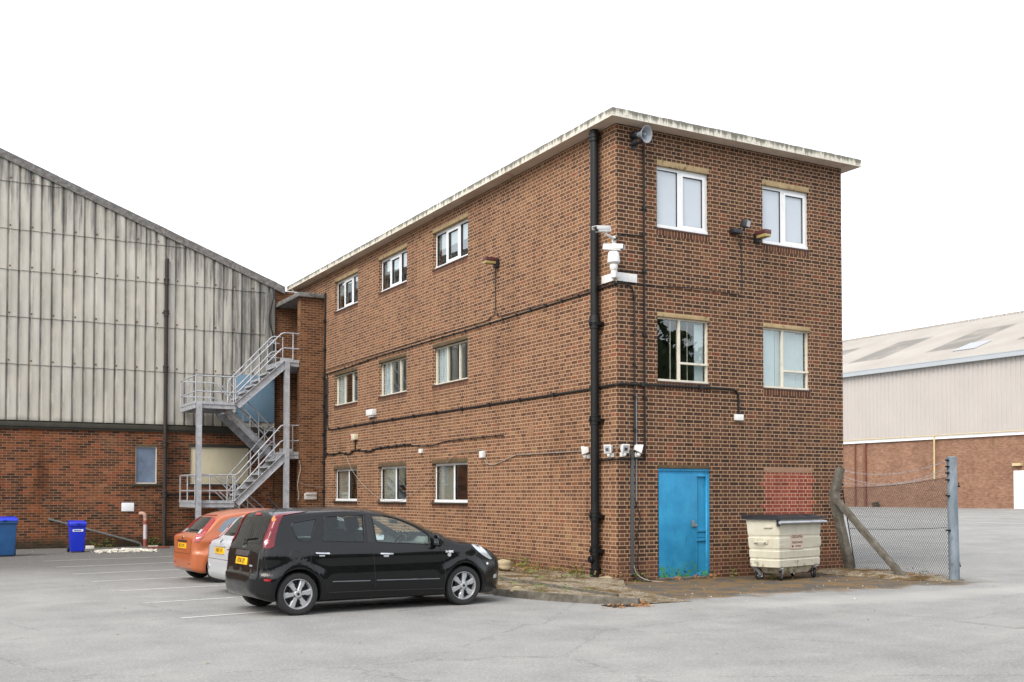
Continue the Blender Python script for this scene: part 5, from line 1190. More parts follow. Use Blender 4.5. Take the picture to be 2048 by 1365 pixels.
WHp(m.build('cladding', M_WHCLAD, fix=False))
m = MB(); m.box(WX - .16, WX + .02, wy0, wy1, 6.04, 6.26); WHp(m.build('sill_flashing', M_WHITEPAINT))
m = MB(); m.box(WX - .5, WX - .05, wy0, wy1, 11.86, 12.22); m.box(WX - .52, WX - .06, wy0, wy1, 12.2, 12.26); WHp(m.build('gutter', M_GUTTER))
m = MB(); y = wy0; rx, rz, ez = 76.0, 18.05, 12.2
while y < wy1:
    for (a, b, d0, d1) in ((0, .05, 0, .06), (.05, .15, .06, .06), (.15, .2, .06, 0), (.2, .36, 0, 0)):
        m.face([(WX - .3, y + a, ez + d0), (WX - .3, y + b, ez + d1), (rx, y + b, rz + d1), (rx, y + a, rz + d0)])
    y += .36
m.face([(rx, wy0, rz), (rx, wy1, rz), (rx + 16, wy1, ez), (rx + 16, wy0, ez)])
WHp(m.build('roof', M_WHROOF, fix=False, merge=False))
m = MB(); y = wy0
while y < wy1: m.box(rx - .15, rx + .15, y, y + 1.1, rz + .0, rz + .16); y += 1.35
WHp(m.build('ridge_cap', M_WHROOF))
m = MB()
def roofpt(x, y, d=.09): return (x, y, ez + (rz - ez) * (x - WX + .3) / (rx - WX + .3) + d)
m.face([roofpt(62.6, 40.2), roofpt(65.0, 40.2), roofpt(65.0, 42.4), roofpt(62.6, 42.4)]); WHp(m.build('skylight', plain('translucent_rooflight', S(206, 210, 214, .48), .5, coords='pos'), fix=False))
m = MB(); m.tube([(WX - .25, wy0, 6.33), (WX - .25, wy1, 6.33)], .035, 8); m.tube([(WX - .2, 41.88, 6.33), (WX - .2, 41.9, 2.85)], .07, 8); WHp(m.build('gas_pipe', M_YELLOWPIPE))
for y, r in ((49.1, .12), (50.2, .07)):
    m = MB(); m.tube([(WX - .15, y, .55), (WX - .15, y, 6.04)], r, 8); WHp(m.build('downpipe', plain('brown_downpipe_paint', S(116, 70, 54, .85), .6, coords='pos')))
m = MB(); m.box(WX - .06, WX + .02, 33.2, 34.95, .56, 3.4); dr = WHp(m.build('door', M_WHITEPAINT, label='white door in the warehouse brick wall'))
m = MB(); m.box(WX - .3, WX - .01, 34.2, 34.9, 3.75, 3.95); WHp(m.build('door_lamp', M_YELLOWPIPE))
m = MB(); rng = random.Random(8)
for i in range(16):
    yy = rng.uniform(47.4, 47.9); m.lathe([(0, -.1), (.12, -.06), (.14, .06), (0, .16)], Matrix.Translation((WX - .4 + rng.uniform(-.2, .1), yy, .66 + rng.uniform(0, .25))), 5)
tag(m.build('dark_bush', plain('dark_shrub', (.03, .032, .022, 1), .9, vary=.4), merge=False), 'small dark shrub at the foot of the far warehouse wall', 'shrub')

# ================================================================== WEEDS, STONES, LITTER
def clump(m, x, y, z, n, h, spread, rng, size=.03):
    for _ in range(n):
        a = rng.uniform(0, 2 * pi); r = spread * sqrt(rng.random()); hh = z + h * rng.random() ** 1.4
        c = Vector((x + r * cos(a), y + r * sin(a), hh)); t = Vector((rng.gauss(0, 1), rng.gauss(0, 1), rng.gauss(.3, .7))).normalized(); b = t.orthogonal().normalized() * size * rng.uniform(.25, .55); t = t * size * rng.uniform(.6, 1.5)
        m.face([c - t, c + b, c + t, c - b])
rng = random.Random(11)
wd_, dr_, gr_ = MB(), MB(), MB()
for i in range(105):                       # along the wall foot and on the verge
    y = rng.uniform(-.4, 9); x = -rng.random() ** 1.6 * 1.9; clump(rng.choice([wd_, wd_, wd_, gr_]), x, y, .09, 14, rng.uniform(.05, .16), .11, rng)
for i in range(46): clump(gr_ if i % 3 == 0 else wd_, rng.uniform(-.25, -.02), rng.uniform(.9, 8), .08, 18, rng.uniform(.1, .34), .06, rng)
for (xa, ya), (xb, yb) in zip(out, out[1:4]):   # dry leaves along the outer kerb
    for i in range(26):
        t = rng.random(); nrm = Vector((ya - yb, xb - xa, 0)).normalized(); o = -rng.uniform(.07, .17)
        if rng.random() < .75: clump(dr_, xa + (xb - xa) * t + nrm.x * o, ya + (yb - ya) * t + nrm.y * o, .0, 20, rng.uniform(.02, .1), .09, rng, .026)
for i in range(22): clump(dr_, rng.gauss(-2.2, .2), rng.gauss(-3.6, .1), .0, 14, .035, .1, rng, .018)
for i in range(14): clump(gr_, rng.uniform(-2.9, -2.1), rng.uniform(-2.6, .5), .1, 12, .07, .06, rng, .02)
for i in range(50): clump(rng.choice([dr_, gr_, wd_, dr_]), rng.gauss(5.75, .25), rng.uniform(-2.6, -.2), .03, 10, rng.uniform(.02, .12), .1, rng, .025)
for (x, y, h) in ((2.55, -.25, .2), (2.25, -.1, .08), (2.95, -.9, .12), (1.3, -.15, .08), (1.75, -.14, .1), (2.1, -.16, .09), (.55, -.1, .16), (.4, -.05, .2)): clump(gr_ if h > .11 else dr_, x, y, 0, 34, h, .07, rng, .024)
for i in range(16): clump(gr_ if i % 2 else wd_, rng.uniform(-6.6, -5.9), 18.5, 0, 14, rng.uniform(.1, .4), .08, rng, .03)
for i in range(12): clump(gr_ if i % 3 else wd_, rng.uniform(-4.95, -4.6), 18.45, 0, 14, rng.uniform(.1, .45), .06, rng, .028)
for m_, nm, mt in ((wd_, 'weeds', M_WEED), (dr_, 'dry_leaves', M_DRY), (gr_, 'green_weeds', M_GREEN)):
    o = m_.build(nm, mt, merge=False, fix=False, kind='stuff')
    tag(o, {'weeds': 'rust coloured weeds growing along the wall foot and raised verge', 'dry_leaves': 'dry orange leaves gathered along the kerb and doorstep', 'green_weeds': 'small green weeds sprouting at wall feet and the fence'}[nm], 'weeds')
def stone(name, loc, r, label, seed):
    bm = bmesh.new(); bmesh.ops.create_icosphere(bm, subdivisions=3, radius=1); rg = random.Random(seed); ph = [rg.uniform(0, 6) for _ in range(6)]
    for v in bm.verts:
        p = v.co; k = 1 + .16 * sin(3 * p.x + ph[0]) + .13 * sin(4 * p.y + ph[1]) + .1 * sin(5 * p.z + ph[2]); v.co = Vector((p.x * r[0], p.y * r[1], p.z * r[2])) * k
    me = bpy.data.meshes.new(name); bm.to_mesh(me); bm.free(); me.materials.append(M_STONE); o = bpy.data.objects.new(name, me); OBJ.link(o); o.location = loc; tag(o, label, 'stone')
stone('stone', (-1.0, 2.55, .2), (.17, .14, .11), 'pale stone on the verge just beyond the black car nose', 1)
stone('stone', (-.02, .30, .05), (.15, .11, .06), 'flat pale stone leaning at the foot of the black downpipe', 2)
stone('stone', (-3.02, -1.55, .1), (.13, .1, .06), 'broken kerb lump at the tip of the car front wheel', 3)
m = MB(); rng = random.Random(21)
for i in range(230):
    if i < 110: x, y = rng.uniform(-1.8, 6), rng.uniform(-3.2, -.2)
    elif i < 170: x, y = rng.uniform(-9, -4), rng.uniform(12, 18)
    else: x, y = rng.uniform(-10, 6), rng.uniform(-12, 6)
    s1 = rng.uniform(.004, .012); R = Matrix.Translation((x, y, .006)) @ Matrix.Rotation(rng.uniform(0, 6), 4, 'Z'); m.box(-s1, s1, -s1 * .6, s1 * .6, -.004, .006 * rng.random() + .004, M=R, mi=0 if rng.random() < .25 else 1)
tag(m.build('litter', [M_RUBBLE, M_STONE], merge=False, kind='stuff'), 'tiny white chips and grit scattered over the ground', 'litter')

# dark belt of trees behind the viewer: seen only as the dark band mirrored in panes and paintwork
m = MB(); rng = random.Random(31)
for i in range(52):
    x = -62 + i * 1.9 + rng.uniform(-.8, .8); y = -40 + rng.uniform(-3, 3); h = rng.uniform(8, 11.5) * (1.16 if x > 18 else 1)
    m.tube([(x, y, 0), (x + rng.uniform(-.3, .3), y, h * .5)], [.25, .15], 5, 1)
    m.lathe([(0.0, .1), (2.0, .5), (2.5, h * .45), (2.0, h * .75), (.0, h * .95)], Matrix.Translation((x, y, 0)) @ Matrix.Rotation(rng.uniform(0, 6), 4, 'Z'), 7)
    for k in range(150 if x < 18 else 700):
        a = rng.uniform(0, 2 * pi); t = rng.random(); r = (2.7 if x < 18 else 3.0) * sin(pi * min(1, .15 + t * .85)) ** .6 * rng.uniform(.7, 1); c = Vector((x + r * cos(a), y + r * sin(a), h * (.05 + .95 * t)))
        u = Vector((rng.gauss(0, 1), rng.gauss(0, 1), rng.gauss(0, 1))).normalized(); v = u.orthogonal().normalized(); k_ = 1 if x < 18 else .5; v = v * rng.uniform(.25, .5) * k_; u = u * rng.uniform(.3, .6) * k_; m.face([c - u, c + v, c + u, c - v])
tag(m.build('tree_belt', [leafmat('dark_tree_leaves', [(0, (.03, .045, .018, 1)), (1, (.05, .07, .025, 1))]), M_BROWNPIPE], merge=False, fix=False, kind='stuff'), 'belt of dark leafy trees behind the yard, mirrored in the panes', 'trees')
# ================================================================== CARS
def dcdt(poly, step):
    """fill a 2-D outline with small triangles"""
    B = []
    for i in range(len(poly)):
        a, b = Vector(poly[i]), Vector(poly[(i + 1) % len(poly)]); n = max(1, int((b - a).length / step))
        B += [a + (b - a) * k / n for k in range(n)]
    def inside(p):
        c = False; j = len(B) - 1
        for i in range(len(B)):
            if (B[i].y > p.y) != (B[j].y > p.y) and p.x < (B[j].x - B[i].x) * (p.y - B[i].y) / (B[j].y - B[i].y) + B[i].x: c = not c
            j = i
        return c
    x0, x1 = min(p.x for p in B), max(p.x for p in B); y0, y1 = min(p.y for p in B), max(p.y for p in B); P = list(B)
    y = y0 + step * .5; r = 0
    while y < y1:
        x = x0 + step * (.25 if r % 2 else .75)
        while x < x1:
            p = Vector((x, y))
            if inside(p) and min((p - b).length for b in B) > step * .55: P.append(p)
            x += step
        y += step * .87; r += 1
    n = len(B); out = delaunay_2d_cdt(P, [(i, (i + 1) % n) for i in range(n)], [list(range(n))], 1, 1e-6)
    return out[0], out[2], n
def round_poly(P, r=.04, k=4):
    out = []
    for i in range(len(P)):
        p, a, b = Vector(P[i]), Vector(P[i - 1]), Vector(P[(i + 1) % len(P)]); u, v = a - p, b - p; q = min(r, u.length * .45, v.length * .45)
        s, e = p + u.normalized() * q, p + v.normalized() * q
        for t in range(k + 1):
            t /= k; out.append(tuple(s * (1 - t) ** 2 + p * 2 * t * (1 - t) + e * t * t))
    return out

class CarBody:
    def __init__(s, sp): s.sp = sp
    def side(s, x, z, g=0):
        W_ = spl(s.sp['W'], x) - g; zs, bt = .62, s.sp['belt']
        if not g:
            for wx in (0, s.sp['wb']):
                dd = sqrt((x - wx) ** 2 + (z - s.sp['R']) ** 2) / s.sp['R']; W_ += .028 * math.exp(-((dd - 1.25) / .28) ** 2) * (1 if z > .1 else 0)
            if x < .0:
                t = min(1, max(0, (-.12 - x) / .25)); k = min(1, max(0, (.575 - z) / .035)); W_ += .028 * t * t * (3 - 2 * t) * k * k * (3 - 2 * k)
            W_ -= .012 * math.exp(-((z - .66) / .1) ** 2)
        if z < zs: return W_ - .05 * ((zs - z) / .45) ** 2
        if z < bt: return W_ - .055 * max(0, (z - .72) / (bt - .72)) ** 1.7
        d = z - bt; return W_ - .055 - s.sp.get('tumble', .26) * d - .14 * d * d
    def section(s, x, g=0, zb=None):
        zt = spl(s.sp['zt'], x) - g; zb = spl(s.sp['zb'], x) if zb is None else zb; c = spl(s.sp['crown'], x)
        hgt = max(.05, zt - zb); c = min(c, hgt * .35); r = min(.075, hgt * .25); ze = max(zb + .03, zt - c - r); e = min(.05, hgt * .15)
        f = lambda z: max(.02, s.side(x, z, g)); P = [(0, zb), (f(zb) * .45, zb), (f(zb) * .82, zb), (max(.01, f(zb) - .05), zb), (f(zb) - .014, zb + e * .3)]
        n = 26
        for k in range(n + 1): z = zb + e + (ze - zb - e) * k / n; P.append((f(z), z))
        yE = f(ze); rr = min(r * 1.0, yE * .6)
        for k in range(1, 6): a = k / 5 * pi / 2; P.append((yE - rr * (1 - cos(a)), ze + r * sin(a)))
        y0 = yE - rr
        for k in range(1, 9): t = k / 8; y = y0 * (1 - t); P.append((y, zt - c * (y / y0) ** 2 if y0 > 0 else zt))
        return P
    def mesh(s, xs, g=0, zb=None, name='b'):
        V, F = [], []; N = 0
        for x in xs:
            P = s.section(x, g, zb); L = [(x, -y, z) for y, z in P] + [(x, y, z) for y, z in reversed(P[1:-1])]; N = len(L); V += L
        for i in range(len(xs) - 1):
            for k in range(N): F.append((i * N + k, i * N + (k + 1) % N, (i + 1) * N + (k + 1) % N, (i + 1) * N + k))
        F.append(tuple(reversed(range(N)))); F.append(tuple(range((len(xs) - 1) * N, len(xs) * N)))
        me = bpy.data.meshes.new(name); me.from_pydata(V, [], F)
        bm = bmesh.new(); bm.from_mesh(me); bmesh.ops.recalc_face_normals(bm, faces=bm.faces); bm.to_mesh(me); bm.free(); return me
def tmp(me):
    o = bpy.data.objects.new('tmp', me); OBJ.link(o); return o
def mbmesh(mb, mat=None):
    me = bpy.data.meshes.new('cut'); me.from_pydata([tuple(p) for p in mb.v], [], mb.f)
    bm = bmesh.new(); bm.from_mesh(me); bmesh.ops.remove_doubles(bm, verts=bm.verts, dist=1e-6); bmesh.ops.recalc_face_normals(bm, faces=bm.faces); bm.to_mesh(me); bm.free()
    if mat: me.materials.append(mat)
    return me
def cut(me, cutters):
    o = tmp(me); hs = []
    for c in cutters:
        h = tmp(c); hs.append(h); md = o.modifiers.new('b', 'BOOLEAN'); md.operation = 'DIFFERENCE'; md.object = h; md.solver = 'EXACT'; md.material_mode = 'TRANSFER'
    dg = bpy.context.evaluated_depsgraph_get(); res = bpy.data.meshes.new_from_object(o.evaluated_get(dg))
    for h in [o] + hs: OBJ.unlink(h); bpy.data.objects.remove(h)
    return res
class Skin:
    """ray target: the uncut outer body with smooth normals"""
    def __init__(s, me):
        bm = bmesh.new(); bm.from_mesh(me); bmesh.ops.triangulate(bm, faces=bm.faces); bm.normal_update()
        s.v = [v.co.copy() for v in bm.verts]; s.n = [v.normal.copy() for v in bm.verts]; s.t = [tuple(v.index for v in f.verts) for f in bm.faces]; bm.free()
        s.b = BVHTree.FromPolygons(s.v, s.t, all_triangles=True)
    def nrm(s, loc, i):
        a, b, c = (s.v[k] for k in s.t[i]); v0, v1, v2 = b - a, c - a, loc - a; d00, d01, d11, d20, d21 = v0 @ v0, v0 @ v1, v1 @ v1, v2 @ v0, v2 @ v1
        den = d00 * d11 - d01 * d01
        if abs(den) < 1e-14: return s.n[s.t[i][0]]
        v = (d11 * d20 - d01 * d21) / den; w_ = (d00 * d21 - d01 * d20) / den
        return (s.n[s.t[i][0]] * (1 - v - w_) + s.n[s.t[i][1]] * v + s.n[s.t[i][2]] * w_).normalized()
    def cast(s, o, d):
        l, n, i, _ = s.b.ray_cast(o, d.normalized())
        return (l, s.nrm(l, i)) if l is not None else (None, None)
    def near(s, p):
        l, n, i, d = s.b.find_nearest(p); return l, s.nrm(l, i), n, d
def ray_r(x, z):   # right flank, slightly from behind (the side a passer-by sees)
    d = Vector((.39 + .06 * x, 1, (z - 1.62) / 16)); return Vector((x, -.81, z)) - d, d
def ray_l(x, z):
    o, d = ray_r(x, z); return Vector((o.x, -o.y, o.z)), Vector((d.x, -d.y, d.z))
def ray_k(k, sg):
    def f(x, z):
        d = Vector((k, -sg, (z - 1.62) / 20)); return Vector((x, sg * .81, z)) - d, d
    return f
def ray_sr(x, z): return Vector((x, -2, z)), Vector((0, 1, 0))
def ray_sl(x, z): return Vector((x, 2, z)), Vector((0, -1, 0))
def ray_b(y, z): return Vector((-3, y, z)), Vector((1, 0, 0))
def ray_f(y, z): return Vector((6, y, z)), Vector((-1, 0, 0))
def ray_t(x, y): return Vector((x, y, 3)), Vector((0, 0, -1))
def patch(skin, poly, ray, off, thick, mat, name, parent, step=.03, **kw):
    V2, F, n = dcdt(poly, step); top, bot = [], []
    for p in V2:
        l, nn = skin.cast(*ray(p.x, p.y)); top.append(None if l is None else l + nn * off); bot.append(None if l is None else l + nn * (off - thick))
    m = MB(); idx = {}
    for i, t in enumerate(top):
        if t is not None: idx[i] = len(m.v); m.v += [tuple(t), tuple(bot[i])]
    ed = {}
    for f in F:
        if not all(i in idx for i in f): continue
        if len({round(top[i].y * 50) for i in f}) and max((top[a] - top[b]).length for a in f for b in f) > .25: continue
        m.f.append(tuple(idx[i] for i in f)); m.mi.append(0); m.sm.append(True)
        m.f.append(tuple(idx[i] + 1 for i in reversed(f))); m.mi.append(0); m.sm.append(True)
        for a, b in zip(f, f[1:] + f[:1]): ed[(a, b)] = 1
    for a, b in ed:
        if (b, a) not in ed: m.f.append((idx[a], idx[a] + 1, idx[b] + 1, idx[b])); m.mi.append(0); m.sm.append(False)
    return m.build(name, mat, parent, angle=35, **kw)
def line_on(skin, pts, ray, off, step=.03):
    out = []
    for a, b in zip(pts, pts[1:]):
        a, b = Vector(a), Vector(b); n = max(1, int((b - a).length / step))
        for k in range(n + (1 if b == Vector(pts[-1]) else 0)):
            p = a + (b - a) * k / n; l, nn = skin.cast(*ray(p.x, p.y))
            if l is not None: out.append(l + nn * off)
    return out
def seam(skin, lines, ray, r, off, mat, name, parent):
    m = MB()
    for L in lines:
        P = line_on(skin, L, ray, off)
        if len(P) > 1: m.tube(P, r, 5)
    return m.build(name, mat, parent, merge=False) if m.f else None
def arc_pts(cx, cz, r, a0, a1, n=24): return [(cx + r * cos(a0 + (a1 - a0) * k / n), cz + r * sin(a0 + (a1 - a0) * k / n)) for k in range(n + 1)]

def make_wheel(root, x, y, R, style, turn=0.0):
    sgn = 1 if y > 0 else -1
    T = Matrix.Translation((x, y, R)) @ Matrix.Rotation(-sgn * pi / 2, 4, 'X') @ Matrix.Rotation(turn, 4, 'Z')
    rr = R * .70; hw = .088
    m = MB(); m.lathe([(rr, -hw + .01), (R * .83, -hw - .004), (R * .95, -hw + .004), (R, -hw + .03), (R, hw - .03), (R * .95, hw - .004), (R * .83, hw + .004), (rr + .004, hw - .006), (rr, hw - .02)], T, 44, cap=False)
    for g_ in (-.03, 0, .03): pass
    ty = m.build('wheel', M_RUBBER, root, angle=30)
    m = MB(); m.lathe([(rr + .001, hw - .02), (rr + .004, hw - .010), (rr - .003, hw - .008), (rr - .008, hw - .018), (rr - .02, hw - .06), (rr - .02, -hw + .01)], T, 44, cap=False); m.build('rim', M_ALLOY, ty, angle=40)
    m = MB(); m.lathe([(.0, hw - .085), (rr - .018, hw - .085), (rr - .018, hw - .09), (.0, hw - .09)], T, 32); m.lathe([(.0, hw - .06), (rr * .62, hw - .06), (rr * .62, hw - .08)], T, 32); m.build('brake_disc', M_ALLOY_DK, ty)
    m = MB(); n = 6 if style == 'six' else 5
    for k in range(n):
        Tk = T @ Matrix.Rotation(2 * pi * k / n, 4, 'Z'); f = hw - .022
        if style == 'six': P = [(.03, -.03), (rr * .5, -.026), (rr * .66, -.04), (rr - .010, -.036), (rr - .004, .0), (rr - .010, .042), (rr * .6, .030), (.03, .024)]
        else: P = [(.03, -.03), (rr - .01, -.026), (rr - .008, .026), (.03, .03)]
        top = [(a, b, f - .012 * (a / rr)) for a, b in P]; c_ = (rr * .55, -.004, f + .012)
        if style == 'six':
            q = len(P); cx_, cy_ = sum(p[0] for p in P) / q, sum(p[1] for p in P) / q; inn_ = [(cx_ + (a - cx_) * .86, cy_ + (b - cy_) * .72) for a, b in P]
            L0 = [Tk @ Vector((a, b, f - .05)) for a, b in P]; L1 = [Tk @ Vector((a, b, f - .006 - .008 * a / rr)) for a, b in P]; L2 = [Tk @ Vector((a, b, f + .004 - .008 * a / rr)) for a, b in inn_]
            m.add(L0 + L1 + L2, [(i, (i + 1) % q, q + (i + 1) % q, q + i) for i in range(q)] + [(q + i, q + (i + 1) % q, 2 * q + (i + 1) % q, 2 * q + i) for i in range(q)] + [tuple(range(2 * q, 3 * q))])
        else: m.prism(P, lambda u, v, w_: Tk @ Vector((u, v, f - .03 + w_)), .03)
    m.lathe([(.052, f - .03), (.054, f + .006), (.042, f + .014), (.0, f + .016)], T, 20); m.build('spokes', M_ALLOY, ty, angle=20)
    m = MB()
    for k in range(4): a = 2 * pi * k / 4 + .4; m.lathe([(.0, f + .001), (.012, f + .001), (.012, f + .0135), (0, f + .0136)], T @ Matrix.Translation((.052 * cos(a), .052 * sin(a), -.004)), 8)
    m.lathe([(.0, f + .0165), (.02, f + .0165), (.018, f + .019), (0, f + .0195)], T, 14); m.build('wheel_bolt', M_ALLOY_DK, ty)
    return ty

def finish_body(me_cut, skin, mats, root):
    me = me_cut
    me.polygons.foreach_set('use_smooth', [True] * len(me.polygons)); N = [None] * len(me.loops)
    for p in me.polygons:
        for li in p.loop_indices:
            co = me.vertices[me.loops[li].vertex_index].co; l, sn, gn, d = skin.near(co)
            N[li] = sn if d < .0015 and p.normal @ gn > .8 else p.normal.copy()
    me.normals_split_custom_set([tuple(n) for n in N])
    o = bpy.data.objects.new('body', me); OBJ.link(o); o.parent = root; return o

def emblem(root, skin, y, z, r, mat):
    l, n = skin.cast(*ray_b(y, z)); T = Matrix.Translation(l) @ n.to_track_quat('Z', 'Y').to_matrix().to_4x4(); m = MB()
    m.lathe([(r, .0), (r, .008), (r * .72, .01), (r * .7, .0)], T, 20); m.box(-r, r, -.006, .006, .002, .012, M=T); return m.build('emblem', mat, root)
def plate(root, skin, z, text, y=0.0, wd=.46, hh=.1):
    l, n = skin.cast(*ray_b(y, z)); n = Vector((n.x, 0, n.z)).normalized(); up = Vector((0, 0, 1)); up = (up - n * up.dot(n)).normalized(); rt = up.cross(n).normalized()
    Mx = frame_M(l + n * .012, rt, up); m = MB(); m.box(-wd / 2, wd / 2, -hh / 2, hh / 2, -.03, .0, M=Mx); o = m.build('number_plate', M_PLATE, root, bevel=.004)
    text_mesh(text, .088, frame_M(l + n * .0128, rt, up), M_INK, 'lettering', o, .001, .86, .0018); return o

def build_car(name, label, O, hd, sp, mat, group='cars parked in the bays'):
    root = thing(name, label, 'car', (O[0], O[1], 0), radians(hd), group)
    cb = CarBody(sp); x0, x1 = sp['W'][0][0], sp['W'][-1][0]
    xs = [x0 + (x1 - x0) * (.5 - .5 * cos(pi * k / 104)) for k in range(105)]
    me = cb.mesh(xs); skin = Skin(me); C_ = []
    R = sp['R']
    for wx in (0, sp['wb']):
        for sg in (-1, 1):
            c = MB(); c.lathe([(R * 1.14, 0), (R * 1.14, .5)], Matrix.Translation((wx, sg * .50, R + .01)) @ Matrix.Rotation(-sg * pi / 2, 4, 'X'), 48); C_.append(mbmesh(c, M_TRIM))
    if sp.get('open'):
        c0 = cb.mesh([x for x in [-.33 + 2.72 * k / 50 for k in range(51)]], .055, .40); c0.materials.append(M_LINING); C_.append(c0)
        for P in sp['windows']:
            c = MB(); c.prism(P, lambda u, v, w_: Vector((u, -1.2 + w_, v)), 2.4); C_.append(mbmesh(c, M_TRIM))
        c = MB(); c.prism(sp['windscreen'], lambda u, v, w_: Vector((u, v, .98 + w_)), 1.0); C_.append(mbmesh(c, M_TRIM))
    me.materials.append(mat); body = finish_body(cut(me, C_), skin, None, root)
    # material slots: 0 paint, everything cut is trim
    for wx in (0, sp['wb']):
        for sg in (-1, 1): make_wheel(root, wx, sg * (sp['track'] - .09), R, sp['wheel'], turn=.35 if wx else .1)
    m = MB(); m.box(-.1, sp['wb'] + .1, -.6, .6, .15, .2); m.build('underbody', M_TRIM, root)
    return root, skin, cb, body

# ---------------------------------------------------------------- black five door car, nearest
def fx(x, z): return x + (.39 + .06 * x) * (.055 + max(0, .26 * (z - .95)))
nb = dict(belt=.95, tumble=.19, R=.288, wb=2.56, track=.79, wheel='six', open=True,
    zt=[(-.595, .44), (-.59, .50), (-.58, .55), (-.565, .568), (-.535, .578), (-.522, .64), (-.512, .72), (-.506, .82), (-.485, .90), (-.44, .98), (-.37, 1.15), (-.295, 1.33), (-.25, 1.385), (-.12, 1.412), (.3, 1.440), (.75, 1.452), (1.1, 1.435), (1.4, 1.398), (1.77, 1.320), (2.06, 1.225), (2.35, 1.095), (2.52, 1.008), (2.66, .968), (2.85, .93), (3.02, .88), (3.18, .80), (3.32, .68), (3.42, .56), (3.48, .42)],
    zb=[(-.595, .38), (-.56, .30), (-.47, .23), (-.3, .19), (2.9, .16), (3.3, .15), (3.42, .19), (3.48, .28)],
    W=[(-.595, .38), (-.585, .48), (-.55, .58), (-.52, .635), (-.47, .695), (-.38, .75), (-.2, .79), (.3, .805), (2.3, .805), (2.7, .79), (2.95, .75), (3.12, .69), (3.26, .59), (3.38, .43), (3.45, .26), (3.48, .14)],
    crown=[(-.595, .01), (-.53, .015), (-.45, .03), (-.2, .05), (1.1, .05), (1.6, .09), (2.1, .15), (2.4, .12), (2.65, .06), (3.1, .07), (3.48, .04)])
qw = [(-.13, 1.235), (.25, 1.300), (.165, .985), (-.02, 1.005)]
w2 = [(.36, 1.318), (.925, 1.338), (.965, .965), (.335, .985)]
w1 = [(1.06, 1.328), (1.30, 1.318), (1.50, 1.268), (1.75, 1.168), (1.965, 1.045), (1.985, .905), (1.14, .955)]
cor = lambda P: [(fx(x, z), z) for x, z in P]
nb['windows'] = [round_poly(cor(qw), .06), round_poly(cor(w2), .03), round_poly(cor(w1), .04)]
wsc = [(1.52, -.50), (1.85, -.58), (2.16, -.64), (2.32, -.46), (2.42, -.24), (2.45, 0)]
nb['windscreen'] = wsc + [(x, -y) for x, y in reversed(wsc[:-1])]
car, sk, cb, body = build_car('black_car', 'shiny black five door car parked nearest, with grey alloy wheels', (-6.925, -1.66), 3.3, nb, M_BLACKCAR)
for P, mt, nm in ((nb['windows'][0], M_TINTGLASS, 'side_window'), (nb['windows'][1], M_TINTGLASS, 'side_window'), (nb['windows'][2], M_CARGLASS, 'side_window')):
    for r_ in (ray_sr, ray_sl):
        patch(sk, P, r_, -.008, .004, mt, nm, car, .04)
patch(sk, nb['windscreen'], ray_t, -.006, .005, M_CARGLASS, 'windscreen', car, .06)
for r_ in (ray_sr, ray_sl):   # black window surround and pillar caps
    seam(sk, [P + [P[0]] for P in nb['windows']], r_, .007, .0, M_TRIM, 'window_seal', car)
    patch(sk, cor([(.955, 1.352), (1.035, 1.348), (1.105, .955), (1.0, .965)]), r_, .002, .008, M_DARKGLASS, 'door_pillar', car, .04)
